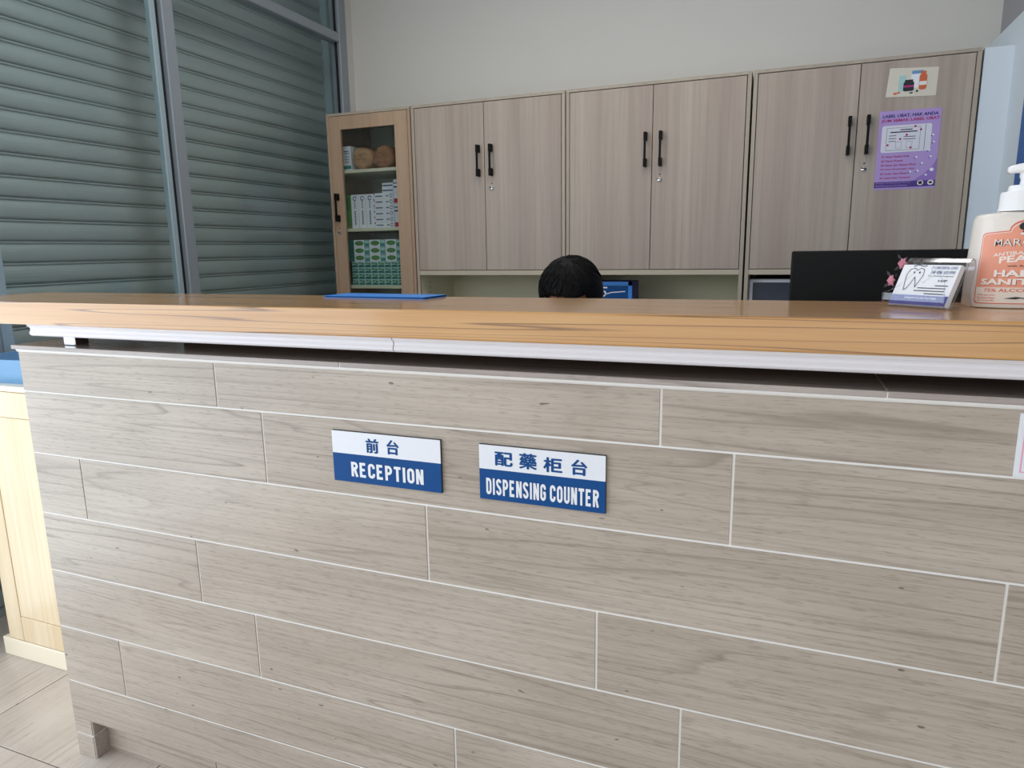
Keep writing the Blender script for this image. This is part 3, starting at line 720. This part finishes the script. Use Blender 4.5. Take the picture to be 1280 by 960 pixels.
# ------------------------------------------------------------------ things in the open niches
b = thing('picture_box', (.87, 2.2, .80), 'glossy blue printed box in the niche behind the bowed head', 'box')
box('box_body', .70, .998, 2.150, 2.300, .80, 1.131, 'p_navy', b, .002)
flat('border', frame_poly(.701, .997, .802, 1.130, .018), 2.1493, 'folder_blue', b)
flat('print', [rect(.72, .979, .82, 1.111)], 2.1492, 'sign_blue', b)
flat('print', [ell(.852, 1.075, .024, .017)]+[rect(.85, .88, 1.099, 1.106)]+stroke([(.86, 1.068), (.90, 1.08), (.965, 1.085)], .004), 2.1490, 'card', b)
flat('print', [ell(.852, 1.075, .016, .010)], 2.1488, 'sign_blue', b)
d = thing('framed_screen', (1.75, 2.2, .80), 'white-rimmed dark slate screen in the niche behind the monitor', 'screen')
box('back_shell', 1.512, 1.985, 2.160, 2.19, .83, 1.142, 'white_plastic', d, .006, 2)
box('screen_face', 1.528, 1.969, 2.1585, 2.1602, .847, 1.128, 'screen_dark', d)
box('foot', 1.64, 1.86, 2.13, 2.26, .80, .81, 'white_plastic', d, .002); box('neck', 1.72, 1.78, 2.191, 2.21, .81, .95, 'white_plastic', d)
bx2 = thing('file_box', (1.75, 2.4, .80), 'black box file at the back of the right-hand niche', 'box file')
box('box_body', 1.53, 2.2, 2.33, 2.47, .80, 1.15, 'black_plastic', bx2, .003); box('label_slot', 1.8, 1.9, 2.328, 2.33, .95, 1.02, 'paper', bx2)

# ------------------------------------------------------------------ monitor on the work desk (its back faces the camera)
mo = thing('monitor', (1.849, .66, .74), 'black computer monitor seen from behind, rising over the bar top', 'monitor')
box('back_shell', 1.668, 2.030, .690, .712, .985, 1.270, 'black_plastic', mo, .004, 2)
box('rear_bulge', 1.74, 1.96, .668, .690, 1.01, 1.155, 'black_plastic', mo, .006, 2)
box('screen', 1.676, 2.022, .712, .7135, 1.0, 1.262, 'screen_dark', mo)
box('neck', 1.825, 1.875, .655, .675, .752, 1.06, 'black_plastic', mo, .003)
box('foot', 1.74, 1.96, .58, .78, .74, .752, 'black_plastic', mo, .004, 2)

# blue folder at the rear edge of the bar top
fo = thing('folder', (.855, .24, SZ1), 'flat blue plastic folder lying at the rear edge of bar top', 'folder')
box('cover', .712, .975, .200, .288, SZ1, SZ1+.001, 'folder_blue', fo, .0003); box('cover', .712, .975, .200, .288, SZ1+.0038, SZ1+.0048, 'folder_blue', fo, .0003)
box('spine', .712, .975, .2865, .288, SZ1+.001, SZ1+.0038, 'sign_blue', fo); box('sheets', .716, .971, .202, .286, SZ1+.001, SZ1+.0038, 'sign_blue', fo)
fo.rotation_euler = (0, 0, math.radians(-4))

# ------------------------------------------------------------------ pale wood side cabinet and blue tub at the left
sw = thing('side_cabinet', (-.345, .45, 0), 'pale maple side cabinet left of the tiled counter', 'cabinet')
box('body', -.655, -.006, .262, .70, .062, .895, 'maple', sw)
box('base_rail', -.672, -.004, .243, .70, 0, .062, 'maple_edge', sw, .002)
box('top', -.672, -.004, .243, .70, .895, .912, 'maple_edge', sw, .002)
box('door_stile', -.640, -.572, .246, .262, .064, .893, 'maple', sw, .001); box('door_rail', -.570, -.006, .246, .262, .064, .149, 'maple', sw, .001); box('door_rail', -.570, -.006, .246, .262, .815, .893, 'maple', sw, .001)
box('door_panel', -.570, -.006, .2475, .262, .1505, .8135, 'maple', sw, .001)
tb = thing('tub', (-.40, .45, .912), 'blue plastic tub standing on the pale side cabinet', 'tub')
bm = bmesh.new()
def ringv(x0, x1, y0, y1, z): return [bm.verts.new((x, y, z)) for x, y in ((x0, y0), (x1, y0), (x1, y1), (x0, y1))]
R_ = [ringv(-.24, .36, -.165, .15, 0), ringv(-.26, .38, -.18, .17, .074), ringv(-.252, .372, -.172, .162, .074), ringv(-.232, .352, -.157, .142, .006)]
for a, b_ in zip(R_, R_[1:]):
    for i in range(4): bm.faces.new((a[i], a[(i+1) % 4], b_[(i+1) % 4], b_[i]))
bm.faces.new(R_[0][::-1]); bm.faces.new(R_[-1]); bmesh.ops.recalc_face_normals(bm, faces=bm.faces[:])
me = bpy.data.meshes.new('tub_shell'); bm.to_mesh(me); bm.free(); setmat(me, 'tub_blue'); link('tub_shell', me, tb, (-.40, .45, .912))
tb.rotation_euler = (0, 0, math.radians(5))

# ------------------------------------------------------------------ hand sanitizer bottle
BX, BY, BZ = 1.981, .205, SZ1
RX, RY = .0660, .045
hs = thing('sanitizer_bottle', (BX, BY, BZ), 'large white pump bottle of hand sanitizer with peach label on bar top', 'bottle')
body = [(.90, 0), (.965, .0015), (.985, .005), (.98, .03), (.955, .08), (.925, .125), (.90, .144), (.87, .1495), (.80, .1525), (.44, .1555), (.36, .158)]
lathe('bottle_body', [(r*RX, z) for r, z in body], (BX, BY, BZ), 'bottle', hs, 56, 1, RY/RX, True, 2.3)
lathe('pump_collar', [(.0315, .1565), (.0315, .158), (.0305, .160), (.0295, .185), (.0285, .187), (.0215, .1875), (.0205, .196), (.019, .1975), (.008, .198)], (BX, BY, BZ), 'pump', hs, 36)
lathe('pump_stem', [(.0075, .1975), (.0068, .206), (.0085, .211), (.0085, .219)], (BX, BY, BZ), 'pump', hs, 20)
def pump_head():
    vs, fs = [], []; st = [(-.024, .0045, .2195, .2265), (-.021, .006, .2165, .2285), (-.012, .009, .2175, .2310), (.0, .0125, .2175, .2330), (.012, .0125, .2175, .2325), (.022, .009, .219, .2310), (.026, .004, .221, .2290)]
    for x, hw, za, zb in st:
        for yy, zz in ((-hw, za), (hw, za), (hw*1.05, (za+zb)/2), (hw*.7, zb), (-hw*.7, zb), (-hw*1.05, (za+zb)/2)):
            vs.append((BX+x, BY+yy, BZ+zz))
    for i in range(len(st)-1):
        for k in range(6): fs.append((i*6+k, i*6+(k+1) % 6, i*6+6+(k+1) % 6, i*6+6+k))
    fs += [tuple(range(6)), tuple((len(st)-1)*6+k for k in range(6))]
    o = mesh('pump_head', vs, fs, 'pump', hs, True); fixn(o.data)
pump_head()
def on_bottle(u, v, off):
    """u: metres along the front of the label, v: height -> point on the oval body"""
    z = v; rr = .98
    for (r0, z0), (r1, z1) in zip(body, body[1:]):
        if z0 <= z <= z1: rr = r0+(r1-r0)*(z-z0)/(z1-z0) if z1 > z0 else r1
    a = -PI/2 + u/ (RX*.86)
    c, s = math.cos(a), math.sin(a); e = 2/2.3
    ux, uy = math.copysign(abs(c)**e, c), math.copysign(abs(s)**e, s)
    return (BX+(RX*rr+off)*ux, BY+(RY*rr+off)*uy, BZ+z)
def wrap_poly(name, poly, off, mat, n=1):
    """fan-free strip fill: cut the polygon into narrow vertical bands so that it follows the oval"""
    bm_ = bmesh.new(); f = bm_.faces.new([bm_.verts.new((x, z, 0)) for x, z in poly])
    xs = [p[0] for p in poly]; zs = [p[1] for p in poly]
    x = min(xs)+.004
    while x < max(xs):
        bmesh.ops.bisect_plane(bm_, geom=bm_.verts[:]+bm_.edges[:]+bm_.faces[:], plane_co=(x, 0, 0), plane_no=(1, 0, 0)); x += .004
    z = min(zs)+.012
    while z < max(zs):
        bmesh.ops.bisect_plane(bm_, geom=bm_.verts[:]+bm_.edges[:]+bm_.faces[:], plane_co=(0, z, 0), plane_no=(0, 1, 0)); z += .012
    bmesh.ops.recalc_face_normals(bm_, faces=bm_.faces[:])
    bm_.verts.index_update()
    vs = [on_bottle(v.co.x, v.co.y, off) for v in bm_.verts]; fs = [tuple(v.index for v in f.verts) for f in bm_.faces]; bm_.free()
    return mesh(name, vs, fs, mat, hs)
def wrap_text(body_, u0, u1, v0, v1, off, mat, bold=.02, arc=0):
    vs, fs = text2d(body_, bold, 2)
    a0, a1 = min(v[0] for v in vs), max(v[0] for v in vs); b0, b1 = min(v[1] for v in vs), max(v[1] for v in vs)
    out = []
    for a, b in vs:
        u = u0+(a-a0)/(a1-a0)*(u1-u0); v = v0+(b-b0)/(b1-b0)*(v1-v0); k = (u-(u0+u1)/2)/((u1-u0)/2)
        out.append(on_bottle(u, v+arc*(1-k*k), off))
    return mesh('lettering', out, fs, mat, hs)
def label_outline(g):
    W_, z0, z1 = .0545-g, .0075+g, .122-g
    out = rrect(-W_, W_, z0, z1, .006)
    top = [(.0175-g*.7)*1]
    r = .0185-g
    arch = [(r*math.cos(a), z1+.003+ (r*.9)*math.sin(a)) for a in [PI*k/12 for k in range(13)]]
    i = 6      # after the first (upper right) corner
    return out[:i]+arch+out[i:]
OFF = .0005
wrap_poly('label', label_outline(0), OFF, 'label_line'); wrap_poly('label', label_outline(.0016), OFF+.0002, 'label_cream')
wrap_poly('label', [p if p[1] > .04 else (p[0], .0345) for p in label_outline(.0026)], OFF+.0004, 'peach')
wrap_text('MARCELLE', -.034, .036, .1005, .1115, OFF+.0010, 'ink', .012)
wrap_text('MARCELLE', -.0345, .0355, .1008, .1118, OFF+.0012, 'label_text', -.004)
wrap_text('ANTIBACTERIAL', -.034, .034, .083, .0885, OFF+.0008, 'label_text', .02, .004)
wrap_text('PEACH', -.026, .026, .0725, .0835, OFF+.0008, 'label_text', .03, .003); wrap_text('with Aloe Vera', -.016, .018, .0675, .0705, OFF+.0008, 'ink', .01)
for s, o_, mt in ((.0008, .0008, 'label_shade'), (0, .0010, 'label_text')):
    wrap_text('HAND', -.030+s, .026+s, .0515-s, .0625-s, OFF+o_, mt, .04)
    wrap_text('SANITIZER', -.046+s, .046+s, .0385-s, .0485-s, OFF+o_, mt, .04)
wrap_text('75% ALCOHOL GEL', -.040, .040, .0270, .0325, OFF+.0008, 'label_line', .02)
hs.scale = (1, 1, .91)
for k in range(3): wrap_text(('Kills germs', 'Paraben free', 'Skin friendly')[k], -.049, -.026, .0205-k*.0045, .0232-k*.0045, OFF+.0008, 'label_line')
wrap_poly('print', [(-.016, .0165), (-.004, .0155), (.002, .018), (-.004, .0195)], OFF+.0008, 'sign_edge'); wrap_poly('print', [(.0, .017), (.006, .0145), (.013, .0165), (.007, .0195)], OFF+.0009, 'ink_blue')
wrap_poly('logo', ell(-.0010, .1315, .0078, .0070, 16), OFF+.0010, 'ink'); wrap_poly('logo', [(-.006, .119), (.004, .119), (.0025, .128), (-.003, .128)], OFF+.0009, 'ink')
wrap_poly('logo', [(-.007, .1185), (.016, .1145), (.020, .1165), (.003, .1225), (-.006, .1215)], OFF+.0011, 'label_text')

# ------------------------------------------------------------------ card holder (local frame: x along the cards, y back, z up)
ch = thing('card_holder', (1.862, .170, SZ1), 'clear acrylic business card holder with pink flowers on bar top', 'card holder')
def LM(name, verts, faces, mat, parent, smooth=False):
    me = bpy.data.meshes.new(name); me.from_pydata([tuple(v) for v in verts], [], faces); setmat(me, mat); fixn(me)
    if smooth:
        for p in me.polygons: p.use_smooth = True
    o = bpy.data.objects.new(name, me); COL.objects.link(o); o.parent = parent; return o
hw = .049
SIDE = [(-.034, .022), (-.036, .011), (-.032, .0025), (-.022, .0005), (-.014, .004), (.018, .068), (.024, .0725), (.030, .071), (.032, .062), (.026, .026), (.030, .006), (.038, .0008)]
th = .0016
def ribbon(side, x0, x1, th):
    vs = []; n = len(side)
    for i, (y, z) in enumerate(side):
        a = Vector(side[max(0, i-1)]); b_ = Vector(side[min(n-1, i+1)]); t_ = (b_-a).normalized(); nn = Vector((-t_.y, t_.x))*th
        for xx in (x0, x1): vs += [(xx, y, z), (xx, y+nn.x, z+nn.y)]
    fs = []
    for i in range(n-1):
        p, q = i*4, i*4+4; fs += [(p, p+2, q+2, q), (p+1, q+1, q+3, p+3), (p, q, q+1, p+1), (p+2, p+3, q+3, q+2)]
    fs += [(0, 1, 3, 2), (4*n-4, 4*n-2, 4*n-1, 4*n-3)]
    return vs, fs
LM('holder_shell', *ribbon(SIDE, -hw, hw, th), 'acrylic', ch)
# visible bright edges of the bent sheet, and the scooped front lip
for xx in (-hw, hw):
    vs, fs = tubemesh([(xx, y, z+.0008) for y, z in SIDE], .0011, 6); LM('holder_edge', vs, fs, 'acrylic', ch, True)
lip = [(-hw, -.034, .022), (-.040, -.033, .025), (-.026, -.029, .034), (-.016, -.022, .047), (-.008, -.017, .056)]
vs, fs = tubemesh(lip, .0006, 5); LM('holder_edge', vs, fs, 'acrylic', ch, True)
lip2 = [(.008, -.026, .038), (.018, -.021, .048), (.030, -.020, .050), (.041, -.025, .040), (hw, -.034, .020)]
vs, fs = tubemesh(lip2, .0007, 5); LM('holder_edge', vs, fs, 'acrylic', ch, True)
vs, fs = tubemesh([(-hw, .024, .0735), (0, .024, .0740), (hw, .024, .0735)], .001, 6); LM('holder_edge', vs, fs, 'acrylic', ch, True)
# slanted pack of cards
sl = Vector((0, .032, .062)).normalized(); nrm = Vector((0, -sl.z, sl.y)); base = Vector((0, -.0275, .0050))
def cp(u, v, d): p = base+sl*(v*1.24)+nrm*(-d); return (u, p.y, p.z)
CW, CH = .045, .069
cards = tag(link('cards', None, None, (0, 0, 0)), 'white business cards slanted in the clear holder', 'cards'); cards.location = ch.location; 
def cbox(u0, u1, v0, v1, d0, d1): return [cp(u0, v0, d0), cp(u1, v0, d0), cp(u1, v1, d0), cp(u0, v1, d0), cp(u0, v0, d1), cp(u1, v0, d1), cp(u1, v1, d1), cp(u0, v1, d1)]
BF = [(0, 1, 2, 3), (7, 6, 5, 4), (0, 4, 5, 1), (1, 5, 6, 2), (2, 6, 7, 3), (3, 7, 4, 0)]
LM('card_pack', cbox(-CW, CW, 0, CH*.806, .004, .0125), BF, 'card', cards); LM('card', cbox(-CW, CW, .0003, CH*.806-.001, .0018, .0034), BF, 'card', cards)
def cprint(name, polys, mat, d=.0012):
    vs, fs = [], []
    for p in polys:
        b_ = len(vs); vs += [cp(u, v, d) for u, v in p]; fs.append(tuple(range(b_, b_+len(p))))
    return LM(name, vs, fs, mat, cards)
cprint('band', [rect(-CW, CW, .0005, .0135)], 'card_blue')
def ctext(body_, u0, u1, v0, v1, mat, d=.0011, bold=.01):
    vs, fs = text2d(body_, bold, 2); a0, a1 = min(v[0] for v in vs), max(v[0] for v in vs); b0, b1 = min(v[1] for v in vs), max(v[1] for v in vs)
    LM('lettering', [cp(u0+(a-a0)/(a1-a0)*(u1-u0), v0+(b-b0)/(b1-b0)*(v1-v0), d) for a, b in vs], fs, mat, cards)
ctext('Caring for You And Your Smile', -.022, .028, .0075, .0115, 'card', .0008)
ctext('CT CARE DENTAL CLINIC', .002, .042, .0490, .0525, 'ink_blue'); ctext('牙医诊所', .003, .041, .0425, .0470, 'ink_blue', bold=.005)
ctext('Dr. (Dental Surgeon)', .002, .040, .0385, .0408, 'ink'); ctext('H/P', .020, .034, .0320, .0350, 'ink')
for k, (a, b_) in enumerate(((.018, .038), (-.008, .036), (-.012, .036), (.006, .036))): cprint('print', [rect(a, b_, .0265-k*.0037, .0276-k*.0037)], 'ink')
tooth = [(-.030, .020), (-.032, .030), (-.034, .040), (-.031, .048), (-.024, .050), (-.019, .047), (-.014, .050), (-.008, .048), (-.007, .040), (-.010, .032), (-.013, .024), (-.016, .032), (-.019, .038), (-.022, .030), (-.026, .022), (-.030, .020)]
cprint('tooth_drawing', stroke(tooth, .0008)+stroke([(-.028, .0525), (-.020, .0545), (-.012, .0525), (-.006, .0535)], .001)+[ell(-.023, .044, .0014, .0014, 8), ell(-.014, .044, .0014, .0014, 8)], 'ink')
# pink flowers on the left edge
rng = random.Random(4)
for (fy, fz_) in ((-.012, .040), (.010, .066)):
    vs, fs = [], []
    c0 = Vector((-hw-.002, fy, fz_))
    for k in range(6):
        a = 2*PI*k/6; d1 = Vector((-.35+.5*rng.random(), math.cos(a), math.sin(a))).normalized(); sd = d1.cross(Vector((1, 0, 0))).normalized()
        b_ = len(vs); vs += [c0, c0+d1*.005+sd*.0045-Vector((.002, 0, 0)), c0+d1*.0105, c0+d1*.005-sd*.0045-Vector((.002, 0, 0))]; fs.append((b_, b_+1, b_+2, b_+3))
    LM('flower', vs, fs, 'pink', ch)
    vs, fs = [], []
    for k in range(4):
        a = 2*PI*k/4+.6; d1 = Vector((-.2, math.cos(a), math.sin(a))).normalized(); sd = d1.cross(Vector((1, 0, 0))).normalized()
        b_ = len(vs); vs += [c0+d1*.008+Vector((.001, 0, 0)), c0+d1*.013+sd*.003, c0+d1*.019, c0+d1*.013-sd*.003]; fs.append((b_, b_+1, b_+2, b_+3))
    LM('leaf', vs, fs, 'leaf', ch)
ch.rotation_euler = (0, 0, math.radians(-43)); cards.rotation_euler = ch.rotation_euler

# ------------------------------------------------------------------ person seated behind the counter, head bowed
PX, PY = 1.052, 1.10
pr = thing('person', (PX, PY, .0), 'black-haired person seated behind the counter with head bowed', 'person')
def skin_mesh(V, E, Rd, root=0, sub=2):
    me = bpy.data.meshes.new('sk'); me.from_pydata([tuple(v) for v in V], E, [])
    o = bpy.data.objects.new('sk', me); COL.objects.link(o)
    md = o.modifiers.new('s', 'SKIN'); o.modifiers.new('b', 'SUBSURF').levels = sub
    lay = me.skin_vertices[0] if len(me.skin_vertices) else me.skin_vertices.new()
    for i, r in enumerate(Rd):
        lay.data[i].radius = r if isinstance(r, tuple) else (r, r); lay.data[i].use_root = (i == root)
    dg = bpy.context.evaluated_depsgraph_get(); out = bpy.data.meshes.new_from_object(o.evaluated_get(dg))
    bpy.data.objects.remove(o); return out
def person():
    V, E, R = [], [], []
    def add(p, r, par=None):
        V.append(Vector(p)); R.append(r)
        if par is not None: E.append((par, len(V)-1))
        return len(V)-1
    pel = add((0, .06, .52), (.15, .11)); w1 = add((0, .07, .66), (.13, .095), pel); c1 = add((0, .05, .80), (.145, .10), w1)
    c2 = add((0, .02, .91), (.14, .09), c1); nk = add((0, -.03, .995), .052, c2); hd = add((0, -.075, 1.06), .052, nk)
    for s in (-1, 1):
        hp = add((s*.085, .04, .51), .082, pel); kn = add((s*.13, -.36, .52), .060, hp); cf = add((s*.13, -.37, .34), .055, kn); an = add((s*.13, -.36, .10), .037, cf)
        add((s*.13, -.40, .045), .037, an); add((s*.135, -.50, .032), .028, len(V)-1); 
        sh_ = add((s*.165, .02, .905), .058, c2); el = add((s*.25, -.06, .71+.075), .042, sh_); fa = add((s*.19, -.22, .790), .036, el); wr_ = add((s*.12, -.33, .778), .024, fa)
        pm = add((s*.105, -.365, .772), (.034, .014), wr_)
        for q, (dx, ln) in enumerate(((-.026, .060), (-.009, .072), (.009, .076), (.026, .066))):
            k0 = add((s*.100+dx, -.405, .774), .009, pm); k1 = add((s*.098+dx*1.08, -.405-ln*.55, .773), .008, k0); add((s*.096+dx*1.08, -.405-ln, .758), .0065, k1)
        t0 = add((s*.105-s*.036, -.36, .768), .010, pm); add((s*.105-s*.048, -.395, .760), .0085, t0)
    return V, E, R
V, E, R = person()
body_me = skin_mesh([v+Vector((PX, PY, 0)) for v in V], E, R)
HC = Vector((PX, .965, 1.135)); HR = Matrix.Rotation(math.radians(28), 3, 'X')
bm = bmesh.new(); bm.from_mesh(body_me)
def ball(c, r, seg=24):
    g = bmesh.ops.create_uvsphere(bm, u_segments=seg, v_segments=seg*2//3, radius=1)
    for v in g['verts']:
        p = Vector((v.co.x*r[0], v.co.y*r[1], v.co.z*r[2]))+Vector(c); v.co = HR @ p + HC
for c, r in (((0, .012, .022), (.079, .098, .088)), ((0, -.030, -.040), (.060, .066, .072)), ((0, -.062, -.085), (.030, .026, .022)),
             ((0, -.094, -.020), (.011, .017, .014)), ((0, -.088, -.002), (.008, .011, .026)), ((0, -.072, .018), (.055, .018, .012)),
             ((-.078, .012, -.012), (.010, .020, .030)), ((.078, .012, -.012), (.010, .020, .030)), ((0, -.088, -.052), (.021, .010, .007)), ((0, .02, -.09), (.048, .05, .06))):
    ball(c, r)
me = bpy.data.meshes.new('tmp'); bm.to_mesh(me); bm.free()
o = bpy.data.objects.new('tmp', me); COL.objects.link(o); rm = o.modifiers.new('r', 'REMESH'); rm.mode = 'VOXEL'; rm.voxel_size = .0055; rm.use_smooth_shade = True
s_ = o.modifiers.new('sm', 'SMOOTH'); s_.factor = .5; s_.iterations = 3
dg = bpy.context.evaluated_depsgraph_get(); bme = bpy.data.meshes.new_from_object(o.evaluated_get(dg)); bpy.data.objects.remove(o)
bme.materials.clear(); setmat(bme, 'skin')
bo = link('body', bme, pr, (0, 0, 0))
def garment(name, keep, off, mat):
    b_ = bmesh.new(); b_.from_mesh(bme); b_.normal_update()
    bmesh.ops.delete(b_, geom=[f for f in b_.faces if not keep(f.calc_center_median())], context='FACES')
    for v in b_.verts: v.co += v.normal*off
    m_ = bpy.data.meshes.new(name); b_.to_mesh(m_); b_.free(); m_.materials.clear(); setmat(m_, mat)
    for p in m_.polygons: p.use_smooth = True
    return link(name, m_, pr, (0, 0, 0))
def is_arm(p): return abs(p.x-PX) > .17
garment('shirt', lambda p: (p.z > .56 and p.z < .985 and p.y > PY-.12 and abs(p.x-PX) < .36) and not (p.y < PY-.10 and p.z < .85) and (p.z < .955 or p.y > PY-.05), .007, 'shirt')
garment('trousers', lambda p: p.z <= .60 and p.z > .11, .008, 'trousers')
garment('shoes', lambda p: p.z <= .085 and p.y < PY-.3, .004, 'black')
def cap():
    b_ = bmesh.new(); bmesh.ops.create_uvsphere(b_, u_segments=48, v_segments=32, radius=1)
    kill = []
    for v in b_.verts:
        a = math.atan2(v.co.x, v.co.y); wv = 1+.012*math.sin(a*23)+.008*math.sin(a*41+v.co.z*5)
        v.co = Vector((v.co.x*.097*wv, v.co.y*.108*wv+.016, v.co.z*.104+.018))
    for f in b_.faces:
        c = f.calc_center_median()
        if (c.y < -.035 and c.z < .050+.006*math.cos((c.x+.02)*35) and abs(c.x) < .075) or c.z < -.075: kill.append(f)
    bmesh.ops.delete(b_, geom=kill, context='FACES')
    for v in b_.verts: v.co = HR @ v.co + HC
    m_ = bpy.data.meshes.new('hair'); b_.to_mesh(m_); b_.free(); setmat(m_, 'hair')
    for p in m_.polygons: p.use_smooth = True
    o = link('hair', m_, pr, (0, 0, 0)); md = o.modifiers.new('t', 'SOLIDIFY'); md.thickness = .012; md.offset = -1
cap()
hr = random.Random(11); vs, fs = [], []
for q in range(150):
    a = hr.uniform(0, 2*PI); e0 = hr.uniform(.9, 1.45); ln = hr.uniform(.5, .9); rr = 1.0+hr.uniform(-.002, .02)
    pts = []
    for k_ in range(6):
        e = e0-ln*k_/5; aa = a+.12*math.sin(k_*.8+q)
        p = Vector((math.cos(e)*math.sin(aa)*.097*rr, math.cos(e)*math.cos(aa)*.108*rr+.016, math.sin(e)*.104*rr+.018))
        pts.append(HR @ p + HC)
    b_ = len(vs); v_, f_ = tubemesh(pts, [.0009, .0016, .0018, .0018, .0014, .0006], 4); vs += v_; fs += [tuple(i+b_ for i in f) for f in f_]
tag(mesh('hair_strands', vs, fs, 'hair', pr, True), kind='stuff')
for s in (-1, 1):
    c = HR @ Vector((s*.027, -.0690, .000)) + HC
    lathe('eye', [(.002, -.010), (.008, -.006), (.0105, 0), (.008, .006), (.002, .010)], c, 'eye', pr, 12)
    c = HR @ Vector((s*.027, -.0775, -.003)) + HC
    lathe('iris', [(.001, -.004), (.004, -.002), (.004, .002), (.001, .004)], c, 'ink', pr, 10)
# stool
st = thing('stool', (PX, PY+.06, 0), 'dark padded stool under the seated person', 'stool')
lathe('seat', [(.17, .34), (.185, .35), (.19, .385), (.175, .405), (.05, .408)], (PX, PY+.05, 0), 'foam', st, 28)
lathe('column', [(.028, .06), (.028, .338)], (PX, PY+.05, 0), 'black', st, 14)
for k in range(5):
    a = 2*PI*k/5+.3; tube('leg', [(PX, PY+.05, .07), (PX+.25*math.cos(a), PY+.05+.25*math.sin(a), .03)], [.02, .014], 'black', st, 8)
